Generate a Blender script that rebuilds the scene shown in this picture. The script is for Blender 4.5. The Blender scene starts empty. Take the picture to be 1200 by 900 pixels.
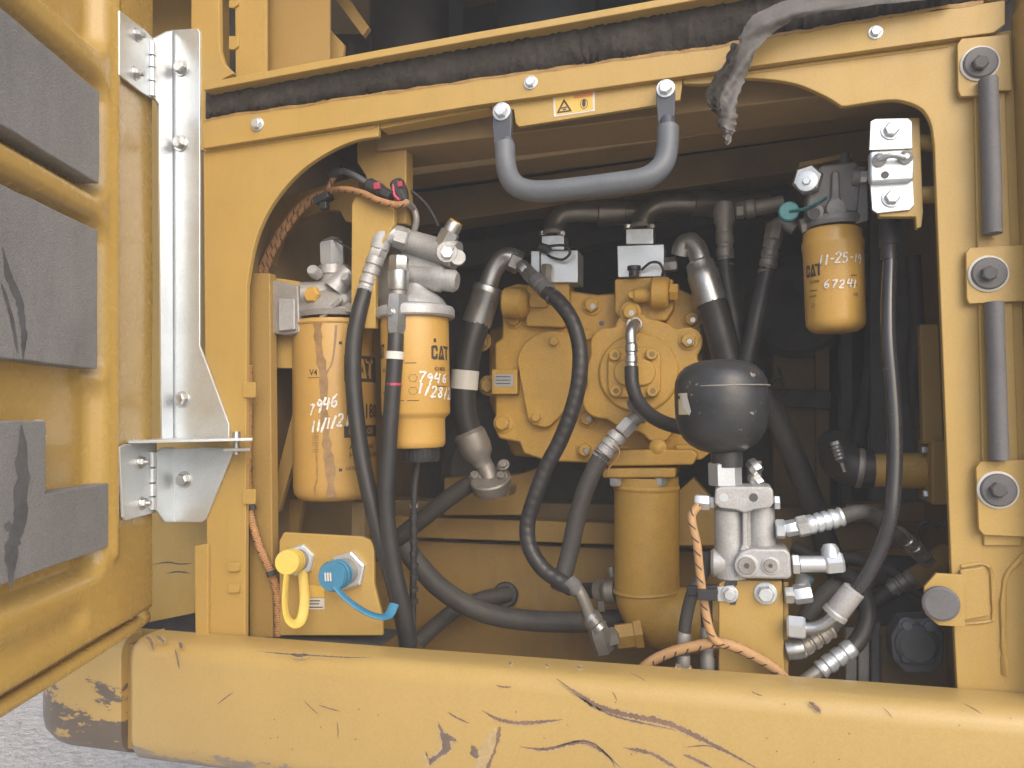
import bpy, bmesh, math, random
from mathutils import Vector as V, Matrix
random.seed(7)
scene = bpy.context.scene
COL = scene.collection
R = math.radians

# ------------------------------------------------------------------ camera
F = 880.0            # focal length in pixels of the 1200 px wide photograph
DIST = 1.10          # metres from the lens to the frame face on the optical axis
cZ = V((-414, -22168, 880)).normalized()            # machine "up" in camera axes (x right, y down, z forward)
cX = V((3087, -114, -880)); cX = (cX - cX.dot(cZ) * cZ).normalized()
cY = cZ.cross(cX)
def c2w(c): return V((c.dot(cX), c.dot(cY), c.dot(cZ)))
CAM = V((0, 0, 1.40)) - DIST * c2w(V((0, 0, 1)))
cam = bpy.data.cameras.new('camera'); camo = bpy.data.objects.new('camera', cam); COL.objects.link(camo)
rx, ry, rz = c2w(V((1, 0, 0))), c2w(V((0, -1, 0))), c2w(V((0, 0, -1)))
camo.matrix_world = Matrix(((rx.x, ry.x, rz.x, CAM.x), (rx.y, ry.y, rz.y, CAM.y), (rx.z, ry.z, rz.z, CAM.z), (0, 0, 0, 1)))
cam.sensor_width = 36; cam.lens = F / 1200 * 36; cam.clip_start = 0.02; cam.clip_end = 500
scene.camera = camo

# ------------------------------------------------------------------ sky and sun (bright hazy daylight from behind the photographer)
SUN_EL, SUN_AZ = R(33), R(145)       # azimuth measured from +Y (into the machine) clockwise
w = bpy.data.worlds.new('World'); scene.world = w; w.use_nodes = True
nt = w.node_tree; bg = nt.nodes['Background']
sky = nt.nodes.new('ShaderNodeTexSky'); sky.sky_type = 'NISHITA'; sky.sun_disc = False
sky.sun_elevation = SUN_EL; sky.sun_rotation = SUN_AZ; sky.air_density = 1.0; sky.dust_density = 4.0; sky.ozone_density = 1.0
nt.links.new(sky.outputs[0], bg.inputs[0]); bg.inputs[1].default_value = 0.15
sun = bpy.data.lights.new('sun', 'SUN'); sun.energy = 1.1; sun.angle = R(85); sun.color = (1, 0.99, 0.975)
suno = bpy.data.objects.new('sun', sun); COL.objects.link(suno)
sd = V((math.sin(SUN_AZ) * math.cos(SUN_EL), math.cos(SUN_AZ) * math.cos(SUN_EL), math.sin(SUN_EL)))
suno.rotation_euler = sd.to_track_quat('Z', 'Y').to_euler(); suno.location = (0, -4, 5)
scene.view_settings.view_transform = 'Standard'; scene.view_settings.look = 'None'
scene.view_settings.exposure = 0.64; scene.view_settings.gamma = 1; scene.view_settings.use_curve_mapping = False
scene.cycles.max_bounces = 8; scene.cycles.diffuse_bounces = 5; scene.cycles.use_denoising = True

# ------------------------------------------------------------------ pixel of the photograph + depth behind the frame face -> point
def ray(x, y): return c2w(V(((x - 600) / F, (y - 450) / F, 1)))
def P(x, y, Y):
    d = ray(x, y); return CAM + d * ((Y - CAM.y) / d.y)
def S(x, y, Y): return ((Y - CAM.y) / ray(x, y).y) / F      # metres per pixel there
def onplane(x, y, p, n):
    d = ray(x, y); return CAM + d * ((p - CAM).dot(n) / d.dot(n))

# ------------------------------------------------------------------ mesh building
def frame(ax):
    ax = ax.normalized(); h = V((0, 0, 1)) if abs(ax.z) < .9 else V((1, 0, 0))
    u = ax.cross(h).normalized(); return u, u.cross(ax).normalized() * -1
class MB:
    def __init__(s): s.v = []; s.f = []; s.uv = {}
    def add(s, vs, fs):
        b = len(s.v); s.v += [V(q) for q in vs]; s.f += [tuple(b + i for i in q) for q in fs]; return s
    def prism(s, pts, off):
        n = len(pts); off = V(off); vs = list(pts) + [p + off for p in pts]
        return s.add(vs, [tuple(range(n)), tuple(range(2 * n - 1, n - 1, -1))] + [(i, i + n, (i + 1) % n + n, (i + 1) % n) for i in range(n)])
    def box(s, c, d, ax=None):
        X, Y, Z = ax if ax else (V((1, 0, 0)), V((0, 1, 0)), V((0, 0, 1)))
        c = V(c); vs = [c + X * (d[0] / 2 * i) + Y * (d[1] / 2 * j) + Z * (d[2] / 2 * k) for i in (-1, 1) for j in (-1, 1) for k in (-1, 1)]
        return s.add(vs, [(0, 1, 3, 2), (4, 6, 7, 5), (0, 4, 5, 1), (2, 3, 7, 6), (0, 2, 6, 4), (1, 5, 7, 3)])
    def lathe(s, p0, p1, prof, seg=20, ph=0.0, caps=True):
        p0, p1 = V(p0), V(p1); ax = p1 - p0; u, w_ = frame(ax); rings = []
        for t, r in prof:
            c = p0 + ax * t
            rings.append([c + (u * math.cos(ph + 2 * math.pi * k / seg) + w_ * math.sin(ph + 2 * math.pi * k / seg)) * max(r, 1e-5) for k in range(seg)])
        vs = [q for r_ in rings for q in r_]; fs = []
        for i in range(len(rings) - 1):
            for k in range(seg):
                a, b = i * seg + k, i * seg + (k + 1) % seg
                fs.append((a, b, b + seg, a + seg))
        if caps: fs += [tuple(range(seg - 1, -1, -1)), tuple(range((len(rings) - 1) * seg, len(rings) * seg))]
        return s.add(vs, fs)
    def tube(s, pts, r, seg=12, sub=8, caps=True, lump=0.0, flat=1.0):
        pts = spline(pts, sub); n = len(pts); b = len(s.v); L = 0.0; us = []
        t0 = (pts[1] - pts[0]).normalized(); u, _ = frame(t0); prev = t0
        rr = r if callable(r) else (lambda t: r)
        for i, p in enumerate(pts):
            t = (pts[min(i + 1, n - 1)] - pts[max(i - 1, 0)]).normalized()
            u = (u - t * u.dot(t)).normalized(); w_ = t.cross(u)
            if i: L += (p - pts[i - 1]).length
            us.append(L); q = rr(i / (n - 1)) * (1 + lump * random.uniform(-1, 1))
            for k in range(seg):
                a = 2 * math.pi * k / seg; m = 1 + lump * random.uniform(-1, 1)
                s.v.append(p + (u * math.cos(a) + w_ * math.sin(a) * flat) * q * m)
        for i in range(n - 1):
            for k in range(seg):
                a, c = b + i * seg + k, b + i * seg + (k + 1) % seg
                s.uv[len(s.f)] = [(us[i], k / seg), (us[i], (k + 1) / seg), (us[i + 1], (k + 1) / seg), (us[i + 1], k / seg)]
                s.f.append((a, c, c + seg, a + seg))
        if caps: s.f += [tuple(b + k for k in range(seg - 1, -1, -1)), tuple(b + (n - 1) * seg + k for k in range(seg))]
        return s
def spline(pts, sub):
    pts = [V(p) for p in pts]
    if len(pts) < 3 or sub < 2: return pts
    e = [pts[0] * 2 - pts[1]] + pts + [pts[-1] * 2 - pts[-2]]; out = []
    for i in range(1, len(e) - 2):
        a, b, c, d = e[i - 1:i + 3]
        for k in range(sub):
            t = k / sub
            out.append(0.5 * ((2 * b) + (c - a) * t + (2 * a - 5 * b + 4 * c - d) * t * t + (3 * b - a - 3 * c + d) * t ** 3))
    return out + [pts[-1]]

WL = {}
def link(name, me, mat, parent, c):
    o = bpy.data.objects.new(name, me); COL.objects.link(o)
    if mat: me.materials.append(mat)
    pl = WL[parent.name] if parent else V((0, 0, 0))
    o.parent = parent; o.location = c - pl; WL[o.name] = c.copy(); return o
def A(parent, name, mb, mat, bevel=0.0, ang=32, segs=2, label=None):
    lo = V([min(q[i] for q in mb.v) for i in range(3)]); hi = V([max(q[i] for q in mb.v) for i in range(3)]); c = (lo + hi) / 2
    me = bpy.data.meshes.new(name); me.from_pydata([q - c for q in mb.v], [], mb.f)
    if mb.uv:
        ul = me.uv_layers.new(name='UVMap')
        for fi, co in mb.uv.items():
            for li, q in zip(me.polygons[fi].loop_indices, co): ul.data[li].uv = q
    bm = bmesh.new(); bm.from_mesh(me); bmesh.ops.recalc_face_normals(bm, faces=bm.faces); bm.to_mesh(me); bm.free()
    me.polygons.foreach_set('use_smooth', [True] * len(me.polygons)); me.set_sharp_from_angle(angle=R(ang))
    o = link(name, me, mat, parent, c)
    if bevel:
        m = o.modifiers.new('bevel', 'BEVEL'); m.width = bevel; m.segments = segs; m.limit_method = 'ANGLE'; m.angle_limit = R(35); m.harden_normals = True
    if label: o['label'] = label
    return o
def T(name, label, cat, at, group=None):
    o = bpy.data.objects.new(name, None); COL.objects.link(o); o.empty_display_size = 0.02
    o.location = P(*at); WL[o.name] = o.location.copy(); o['label'] = label; o['category'] = cat
    if group: o['group'] = group
    return o
def tag(o, label, cat, group=None):
    o['label'] = label; o['category'] = cat
    if group: o['group'] = group
    return o

# pixel-space shorthands: all take (x, y, depth) triples and turn them into real points and metres
def poly(pts, Y): return [P(x, y, Y) for x, y in pts]
def plate(pts, Y, th, mb=None): return (mb or MB()).prism(poly(pts, Y), (0, th, 0))
def arc(cx, cy, rx_, ry_, a0, a1, n=8): return [(cx + rx_ * math.cos(R(a0 + (a1 - a0) * i / n)), cy + ry_ * math.sin(R(a0 + (a1 - a0) * i / n))) for i in range(n + 1)]
def rrect(x0, y0, x1, y1, r, n=4):
    return arc(x0 + r, y0 + r, r, r, 180, 270, n) + arc(x1 - r, y0 + r, r, r, 270, 360, n) + arc(x1 - r, y1 - r, r, r, 0, 90, n) + arc(x0 + r, y1 - r, r, r, 90, 180, n)
def rot(pts, cx, cy, a):
    c, s_ = math.cos(R(a)), math.sin(R(a)); return [(cx + (x - cx) * c - (y - cy) * s_, cy + (x - cx) * s_ + (y - cy) * c) for x, y in pts]
def cyl(a, b, prof, seg=20, ph=0.0, mb=None):
    k = (S(*a) + S(*b)) / 2
    if not isinstance(prof, (list, tuple)): prof = [(0, prof), (1, prof)]
    return (mb or MB()).lathe(P(*a), P(*b), [(t, r * k) for t, r in prof], seg, ph)
def dome(r, h, n=5): return [(h * (1 - math.cos(R(90 * i / n))), r * math.sin(R(90 * i / n))) for i in range(n + 1)]
def stub(at, d, length, prof, seg=20, ph=0.0, mb=None):      # solid of revolution from a point along world direction d; sizes in px there
    k = S(*at); p = P(*at); d = V(d).normalized()
    if not isinstance(prof, (list, tuple)): prof = [(0, prof), (1, prof)]
    return (mb or MB()).lathe(p, p + d * length * k, [(t, r * k) for t, r in prof], seg, ph)
FWD = V((0, -1, 0)); UP = V((0, 0, 1)); RT = V((1, 0, 0))
def bolt(par, at, r, mat, d=FWD, h=None, washer=True, name='bolt', label=None):
    h = h or r * .75; mb = MB(); k = S(*at); p = P(*at); d = V(d).normalized()
    if washer: mb.lathe(p, p + d * r * .22 * k, [(0, r * 1.32 * k), (.8, r * 1.32 * k), (1, r * 1.25 * k)], 18)
    q = p + d * (r * .2 * k if washer else 0); ph = random.uniform(0, 1)
    mb.lathe(q, q + d * h * k, [(0, r * k), (.78, r * k), (1, r * .84 * k)], 6, ph)
    mb.lathe(q + d * h * k * .98, q + d * h * k * 1.06, [(0, r * .8 * k), (1, r * .72 * k)], 14)
    return A(par, name, mb, mat, label=label)
def nut(par, a, b, r, mat, name='hex_nut', ph=None):
    return A(par, name, cyl(a, b, [(0, r * .86), (.12, r), (.88, r), (1, r * .86)], 6, random.uniform(0, 1) if ph is None else ph), mat)
def ferrule(par, a, b, r, mat, n=3, name='ferrule'):
    pr = [(0, r * .8), (.05, r * .95)]
    for i in range(n):
        t = .1 + .78 * i / n; q = .78 / n; pr += [(t, r), (t + q * .55, r), (t + q * .68, r * .86), (t + q * .9, r * .86)]
    pr += [(.92, r), (.98, r * .96), (1, r * .82)]
    return A(par, name, cyl(a, b, pr, 18), mat)
def hose(par, pts, r, mat, name='hose_tube', seg=14, sub=8, **kw):
    k = sum(S(*p) for p in pts) / len(pts)
    return A(par, name, MB().tube([P(*p) for p in pts], r * k, seg, sub, **kw), mat, ang=60)
def sm(pts, n=5): return [(q.x, q.y) for q in spline([V((x, y, 0)) for x, y in pts], n)]
def lerp(a, b, t): return tuple(a[i] + (b[i] - a[i]) * t for i in range(3))

# ------------------------------------------------------------------ procedural materials
def mat(name, col, rough=.5, metal=0.0, var=.12, vscale=14, dust=0.0, dustcol=(.42, .36, .27), top=0.0, chips=0.0, chipcol=(.06, .045, .04), bump=.08, bscale=120,
        coat=0.0, stain=0.0, staincol=(.1, .07, .04), stretch=None, spec=.5, chipscale=40, speck=.07, bdist=.002, streak=0.0, rv=.1):
    m = bpy.data.materials.new(name); m.use_nodes = True; n = m.node_tree.nodes; L = m.node_tree.links
    b = n['Principled BSDF']; geo = n.new('ShaderNodeNewGeometry'); pos = geo.outputs['Position']
    def mapped(sc):
        if not sc: return pos
        mp = n.new('ShaderNodeMapping'); mp.inputs['Scale'].default_value = sc; L.new(pos, mp.inputs['Vector']); return mp.outputs[0]
    def noise(scale, det=5, rgh=.6, sc=None):
        t = n.new('ShaderNodeTexNoise'); t.inputs['Scale'].default_value = scale; t.inputs['Detail'].default_value = det; t.inputs['Roughness'].default_value = rgh
        L.new(mapped(sc), t.inputs['Vector']); return t.outputs[0]
    def ramp(src, a, c):
        r_ = n.new('ShaderNodeMapRange'); r_.inputs[1].default_value = a; r_.inputs[2].default_value = c; L.new(src, r_.inputs[0]); return r_.outputs[0]
    def mul(a, v):
        q = n.new('ShaderNodeMath'); q.operation = 'MULTIPLY'; L.new(a, q.inputs[0])
        if isinstance(v, (int, float)): q.inputs[1].default_value = v
        else: L.new(v, q.inputs[1])
        return q.outputs[0]
    def mix(fac, c0, c1):
        x = n.new('ShaderNodeMix'); x.data_type = 'RGBA'; x.clamp_factor = True
        L.new(fac, x.inputs[0])
        for sock, cc in ((x.inputs[6], c0), (x.inputs[7], c1)):
            if isinstance(cc, tuple): sock.default_value = (*cc, 1)
            else: L.new(cc, sock)
        return x.outputs[2]
    lo = tuple(c * (1 - var) for c in col); hi = tuple(min(1, c * (1 + var)) for c in col)
    c = mix(ramp(noise(vscale, 6, .65, stretch), .3, .7), lo, hi); rf = None
    if stain: c = mix(mul(ramp(noise(vscale * .7, 8, .7, (1, 1, .35)), .55, .72), stain), c, staincol)
    if streak: c = mix(mul(ramp(noise(28, 7, .7, (1, 1, .12)), .5, .75), streak), c, tuple(k * .55 for k in col))
    if dust:
        c = mix(mul(ramp(noise(9, 8, .7), .35, .75), dust), c, dustcol)
    if top:
        sep = n.new('ShaderNodeSeparateXYZ'); L.new(geo.outputs['Normal'], sep.inputs[0])
        c = mix(mul(mul(ramp(sep.outputs[2], .35, .95), ramp(noise(25, 6), .25, .6)), top), c, dustcol)
    if chips:
        ch = ramp(noise(chipscale, 9, .72), .66 - chips * .1, .67 - chips * .1 + .01); c = mix(ch, c, chipcol)
    sk_ = n.new('ShaderNodeHueSaturation'); mrs = n.new('ShaderNodeMapRange'); mrs.inputs[1].default_value = .3; mrs.inputs[2].default_value = .7; mrs.inputs[3].default_value = 1 - speck; mrs.inputs[4].default_value = 1 + speck
    L.new(noise(420, 3, .7), mrs.inputs[0]); L.new(mrs.outputs[0], sk_.inputs['Value']); L.new(c, sk_.inputs['Color']); c = sk_.outputs[0]
    L.new(c, b.inputs['Base Color'])
    rr = ramp(noise(30, 5), .2, .8); rm = n.new('ShaderNodeMapRange'); rm.inputs[3].default_value = max(.03, rough - rv); rm.inputs[4].default_value = min(1, rough + rv * 1.2); L.new(rr, rm.inputs[0])
    L.new(rm.outputs[0], b.inputs['Roughness'])
    b.inputs['Metallic'].default_value = metal; b.inputs['Specular IOR Level'].default_value = spec
    if coat: b.inputs['Coat Weight'].default_value = coat; b.inputs['Coat Roughness'].default_value = .15
    if bump:
        bp = n.new('ShaderNodeBump'); bp.inputs['Strength'].default_value = bump; bp.inputs['Distance'].default_value = bdist
        L.new(noise(bscale, 6, .6), bp.inputs['Height']); L.new(bp.outputs[0], b.inputs['Normal'])
    m['_n'] = 1; del m['_n']; return m
def spiral(m, freq, strength=.6, dist=.001, colr=None, ang=0.35):     # adds a helical relief (and optional tracer marks) read from the tube's own UVs
    n = m.node_tree.nodes; L = m.node_tree.links; b = n['Principled BSDF']
    uv = n.new('ShaderNodeUVMap'); sp = n.new('ShaderNodeSeparateXYZ'); L.new(uv.outputs[0], sp.inputs[0])
    def M(op, a, v):
        q = n.new('ShaderNodeMath'); q.operation = op
        for s_, x in ((q.inputs[0], a), (q.inputs[1], v)):
            if isinstance(x, (int, float)): s_.default_value = x
            else: L.new(x, s_)
        return q.outputs[0]
    ph = M('ADD', M('MULTIPLY', sp.outputs[0], freq), sp.outputs[1])
    wv = M('SINE', M('MULTIPLY', ph, 6.2832), 0)
    bp = n.new('ShaderNodeBump'); bp.inputs['Strength'].default_value = strength; bp.inputs['Distance'].default_value = dist
    L.new(wv, bp.inputs['Height'])
    if b.inputs['Normal'].is_linked: L.new(b.inputs['Normal'].links[0].from_socket, bp.inputs['Normal'])
    L.new(bp.outputs[0], b.inputs['Normal'])
    if colr:
        fr = M('FRACT', M('ADD', M('MULTIPLY', sp.outputs[0], 55), M('MULTIPLY', sp.outputs[1], 2)), 0)
        gate = M('MULTIPLY', M('LESS_THAN', fr, .16), M('LESS_THAN', M('FRACT', M('MULTIPLY', sp.outputs[1], 2), 0), .5))
        x = n.new('ShaderNodeMix'); x.data_type = 'RGBA'; L.new(gate, x.inputs[0]); L.new(b.inputs['Base Color'].links[0].from_socket, x.inputs[6]); x.inputs[7].default_value = (*colr, 1)
        L.new(x.outputs[2], b.inputs['Base Color'])
    return m
YEL = (.45, .295, .08)
M_ = dict(
    yellow=mat('yellow_paint', YEL, .42, var=.07, vscale=6, dust=.35, dustcol=(.42, .295, .125), top=.4, bump=.1, bscale=160, stain=.16, staincol=(.24, .145, .04), streak=.16),
    yellow_in=mat('shaded_dusty_yellow_paint', (.36, .225, .056), .58, var=.14, vscale=9, dust=.55, dustcol=(.25, .175, .085), top=.5, bump=.12, stain=.4, staincol=(.085, .06, .03), speck=.12, streak=.25),  # darker copy of the frame yellow: dust plus shade put into the colour
    yellow_dark=mat('shaded_grimy_yellow_paint', (.24, .16, .065), .7, var=.2, vscale=8, dust=.6, dustcol=(.18, .14, .09), stain=.5, staincol=(.07, .055, .04), speck=.12),  # deeper copy again, grime with compartment shade mixed into the base colour
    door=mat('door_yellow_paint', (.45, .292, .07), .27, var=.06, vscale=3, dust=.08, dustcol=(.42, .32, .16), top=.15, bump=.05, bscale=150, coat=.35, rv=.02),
    beam=mat('shaded_beam_paint', (.29, .195, .08), .65, var=.14, vscale=9, dust=.6, dustcol=(.22, .165, .10), stain=.4, staincol=(.08, .06, .04), bump=.1, streak=.2),  # brown of shaded yellow paint put into the beam colour, with dust
    can=mat('filter_yellow_paint', (.53, .31, .068), .34, var=.05, vscale=10, dust=.2, dustcol=(.43, .31, .14), bump=.03, coat=.2),
    can_old=mat('oil_streaked_filter_paint', (.46, .275, .07), .42, var=.08, vscale=10, dust=.3, dustcol=(.37, .265, .13), bump=.03, stain=.25),
    pump=mat('pump_yellow_paint', (.51, .30, .052), .46, var=.12, vscale=14, dust=.35, dustcol=(.39, .265, .10), top=.5, bump=.4, bscale=220, stain=.4, staincol=(.22, .125, .03), speck=.12),
    zinc=mat('zinc_plate', (.67, .72, .765), .4, metal=.7, var=.08, vscale=12, dust=.25, dustcol=(.54, .55, .555), bump=.08, bscale=70),
    steel=mat('plated_steel_fitting', (.49, .505, .515), .32, metal=.85, var=.18, vscale=40, dust=.35, dustcol=(.38, .35, .30), top=.35, bump=.12, speck=.12),
    steel_d=mat('dull_dusty_steel', (.30, .285, .265), .48, metal=.5, var=.25, vscale=30, dust=.5, dustcol=(.24, .21, .175), top=.4, speck=.12),
    alu=mat('cast_aluminium', (.445, .455, .465), .48, metal=.4, var=.16, vscale=30, dust=.45, dustcol=(.36, .335, .30), top=.4, bump=.35, bscale=260, speck=.14, stain=.3, staincol=(.2, .19, .17)),
    alu_d=mat('dusty_cast_aluminium', (.33, .32, .31), .55, metal=.4, var=.2, vscale=25, dust=.45, dustcol=(.29, .26, .22), top=.4, bump=.25, bscale=240, stain=.3, speck=.12),
    rubber=mat('black_rubber_hose', (.02, .02, .022), .45, var=.2, dust=.55, dustcol=(.06, .058, .056), top=.35, bump=.12, bscale=150, speck=.2),
    rubber_d=mat('dusty_rubber_hose', (.038, .037, .036), .62, var=.25, vscale=30, dust=.8, dustcol=(.10, .094, .085), top=.5, bump=.3, bscale=140, speck=.25),
    gloss=mat('glossy_black_hose', (.025, .025, .028), .22, var=.15, dust=.35, dustcol=(.08, .08, .08), coat=.4, bump=.03),
    handle=mat('grey_vinyl_sleeve', (.105, .12, .14), .42, var=.15, dust=.5, dustcol=(.18, .185, .19), bump=.08, speck=.12),
    handle_tab=mat('blue_grey_steel_tab', (.05, .06, .08), .4, var=.12, dust=.3, dustcol=(.13, .13, .14)),
    foam=mat('grey_foam_pad', (.235, .238, .245), .82, var=.3, vscale=5, dust=.6, dustcol=(.31, .31, .31), bump=.8, bscale=420, stain=.55, staincol=(.11, .11, .115), spec=.35, speck=.2, stretch=(1, 1, .5)),
    seal=mat('dirty_black_foam_seal', (.038, .034, .030), .9, var=.5, vscale=16, dust=.6, dustcol=(.085, .077, .072), bump=1.0, bscale=60, stain=.7, staincol=(.016, .014, .012), spec=.2, speck=.15, bdist=.005),
    torn=mat('torn_grey_seal_rubber', (.10, .094, .09), .7, var=.25, vscale=25, dust=.6, dustcol=(.19, .18, .17), bump=.6, bscale=120, stain=.5, staincol=(.045, .04, .037), speck=.12),
    tubeseal=mat('grey_tube_seal', (.12, .12, .13), .7, var=.12, dust=.5, dustcol=(.18, .175, .17), bump=.2, bscale=200, speck=.12),
    acc=mat('black_accumulator_paint', (.022, .024, .028), .34, var=.25, vscale=18, dust=.5, dustcol=(.06, .06, .062), top=.6, bump=.16, bscale=130, chips=.25, chipcol=(.28, .28, .26), chipscale=55, speck=.25),
    dark=mat('veil_grey_grimy_metal', (.066, .068, .072), .7, var=.3, dust=.7, dustcol=(.11, .109, .108), bump=.2, speck=.15),  # dust grey lightened to paint a lens veil over dark parts
    darker=mat('veil_grey_engine_metal', (.10, .102, .106), .8, var=.4, vscale=6, dust=.7, dustcol=(.15, .149, .147), speck=.15),  # same veil grey painted into the deep engine parts and back wall
    bluegrey=mat('blue_grey_engine_cover', (.035, .055, .085), .5, var=.4, vscale=6, dust=.5, dustcol=(.07, .065, .065), stain=.5, staincol=(.03, .03, .035)),
    pipe=mat('dark_steel_pipe', (.24, .225, .20), .34, metal=.65, var=.2, dust=.4, dustcol=(.22, .19, .16), top=.3),
    teal=mat('teal_rubber_cap', (.025, .17, .19), .5, var=.12, dust=.4, dustcol=(.12, .17, .17)),
    blue=mat('blue_rubber_cap', (.025, .19, .34), .42, var=.08, dust=.35, dustcol=(.2, .28, .33)),
    ycap=mat('yellow_rubber_cap', (.66, .48, .08), .45, var=.06, dust=.3, dustcol=(.55, .46, .3)),
    print=mat('black_print', (.05, .043, .035), .6, var=.25, vscale=80, bump=0, speck=.2),
    marker=mat('white_paint_marker', (.68, .68, .65), .5, var=.22, vscale=120, bump=.1, speck=.15),
    white=mat('white_label', (.66, .655, .62), .5, var=.08, dust=.3, bump=0),
    cream=mat('cream_label', (.62, .56, .36), .5, var=.1, dust=.2, bump=0),
    stick=mat('sticker_yellow', (.68, .46, .10), .4, var=.05, bump=0), stick_o=mat('sticker_orange', (.62, .21, .06), .4, var=.05, bump=0),
    oil=mat('dried_oil_streak', (.27, .165, .07), .35, var=.3, vscale=50, bump=.05), oil2=mat('rusty_drip', (.31, .185, .06), .6, var=.3, vscale=60, bump=0),
    primer=mat('chipped_primer_edge', (.42, .31, .16), .6, var=.2, vscale=80, bump=.1),
    scratch_dent=mat('bare_scratch', (.19, .12, .085), .6, var=.35, vscale=60, bump=.15, speck=.2), scratch_d=mat('dark_scuff', (.15, .115, .09), .7, var=.3, vscale=50, bump=.1, speck=.2),
    red=mat('red_plastic', (.42, .05, .10), .4, var=.1, bump=0), plug=mat('black_plastic', (.03, .03, .033), .4, var=.1),
    plate=mat('silver_name_plate', (.40, .43, .46), .4, metal=.3, var=.1, dust=.2),
    ground=mat('dusty_shadow_streaked_gravel', (.86, .78, .69), .9, var=.12, vscale=14, dust=.3, dustcol=(.72, .65, .57), bump=1.0, bscale=24, bdist=.08, stain=.55, staincol=(.42, .37, .31), speck=.3),  # grey stain noise paints a streaky shadow pattern into the gravel colour
)
M_['loom'] = spiral(mat('orange_braided_loom', (.47, .275, .125), .75, var=.12, vscale=60, dust=.3, dustcol=(.42, .28, .16), bump=.3, bscale=500), 520, .35, .0006, (.05, .035, .03))
M_['loom_old'] = spiral(mat('faded_orange_loom', (.42, .22, .09), .75, var=.2, vscale=60, dust=.5, dustcol=(.26, .15, .09), bump=.3, bscale=400), 260, .5, .001, (.05, .03, .02))
M_['spiralhose'] = spiral(mat('spiral_wrapped_hose', (.022, .022, .024), .42, var=.2, dust=.4, dustcol=(.07, .065, .06), bump=.05), 58, .3, .001)
M_['threads'] = mat('threaded_steel', (.4, .4, .4), .4, metal=.8)
# ================================================================== ground
gm = MB(); gm.add([(-9, -9, 0), (9, -9, 0), (9, 9, 0), (-9, 9, 0)], [(0, 1, 2, 3)])
g = A(None, 'ground', gm, M_['ground']); g['kind'] = 'structure'; g['label'] = 'pale sunlit dusty gravel ground under the machine'

def sheet(mb, pts): mb.add(pts, [tuple(range(len(pts)))]); return mb
def ribbon(pts, wpx, Y, sub=8, ends=True, jag=.25):
    pp = spline([P(x, y, Y) for x, y in pts], sub); n_ = len(pp); k = S(pts[0][0], pts[0][1], Y); mb = MB(); vs = []
    for i, p in enumerate(pp):
        t = (pp[min(i + 1, n_ - 1)] - pp[max(i - 1, 0)]).normalized(); s_ = V((-t.z, 0, t.x))
        f = i / (n_ - 1); wd = wpx * k * (min(1, f * 4 + .05, (1 - f) * 4 + .05) if ends else 1) * .5
        vs += [p + s_ * wd * random.uniform(1 - jag, 1 + jag), p - s_ * wd * random.uniform(1 - jag, 1 + jag)]
    return mb.add(vs, [(2 * i, 2 * i + 1, 2 * i + 3, 2 * i + 2) for i in range(n_ - 1)])
# ================================================================== machine frame
fr = T('machine_frame', 'yellow painted steel frame of the excavator around the open engine compartment', 'machine frame', (600, 760, 0))
seam = [(238, 174), (560, 123), (893, 76), (1165, 38)]
blow = [(238, 141), (440, 110), (640, 82), (850, 52), (960, 33), (1180, -4)]
bup = [(238, 106), (440, 68), (560, 46), (640, 32), (827, -2), (960, -25), (1240, -75)]
archL = [(443, 160), (415, 165), (385, 178), (355, 198), (330, 224), (310, 255), (297, 290), (289, 335)]
A(fr, 'arch_plate', plate([(238, 174), (445, 143)] + sm(archL) + [(287, 762), (243, 762)], 0, .010), M_['yellow'], .0015)
A(fr, 'rail_lip', plate([(445.4, 142.5), (574.6, 120.5), (574.6, 127), (445.4, 151)], .002, .03), M_['yellow'], .001)
A(fr, 'handle_plate', plate([(575, 120.5), (800, 89), (799.5, 97), (797, 117), (770, 123), (608, 148.5), (604, 144), (602, 128), (578, 131)], -.001, .008), M_['yellow'], .001)
A(fr, 'corner_plate', plate([(800.4, 89), (893, 76), (1165, 38), (1215, 30), (1215, 830), (1123, 830), (1116, 700), (1107, 470), (1100, 300), (1095, 172)] + sm([(1095, 170), (1091, 145), (1081, 128), (1062, 119), (1040, 117), (992, 124)]) + sm([(986, 124), (966, 112), (932, 98), (890, 92), (850, 93), (828, 98), (800.4, 98)]), 0, .010), M_['yellow'], .0015)
A(fr, 'rail_strip', plate(seam + [(1178, 28), (1178, 0)] + blow[::-1][1:], -.012, .0115), M_['yellow'], .001)
A(fr, 'rail_backing', plate([(238, 141.5)] + [(x, y + 1) for x, y in blow[1:]] + [(1240, -80)] + bup[::-1][1:], -.004, .006), M_['yellow'])
A(fr, 'rail_top_flange', plate(bup + [(x, y - 9) for x, y in bup[::-1]], -.034, .07), M_['yellow'], .0015)
A(fr, 'upper_post', plate([(224, -60), (256, -60), (257, 58), (262, 74), (274, 86), (262, 92), (246, 104), (240, 110), (238, 176), (224, 176)], -.002, .010), M_['yellow'], .001)
A(fr, 'side_panel', plate([(40, -90), (243, -90), (243, 715), (180, 728), (40, 760)], .13, .006), M_['yellow'])
A(fr, 'post_side', MB().prism([P(239, -60, .0105), P(243, 738, .0105), P(243, 738, .0105) + V((0, .14, 0)), P(239, -60, .0105) + V((0, .14, 0))], (.006, 0, 0)), M_['yellow'])
A(fr, 'rear_panel', plate([(-60, -90), (300, -90), (300, 790), (-60, 790)], .22, .006), M_['dark'])
A(fr, 'slot_backing', plate([(250, -60), (300, -60), (300, 96), (250, 96)], .07, .005), M_['dark'])
A(fr, 'channel_web', plate([(275, -60), (312, -60), (312, 96), (276, 96)], .02, .006), M_['yellow'], .001)
A(fr, 'channel_side', plate([(312.4, -60), (386, -60), (386, 40), (386, 96), (312.4, 96)], .05, .006), M_['yellow_in'], .001)
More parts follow.
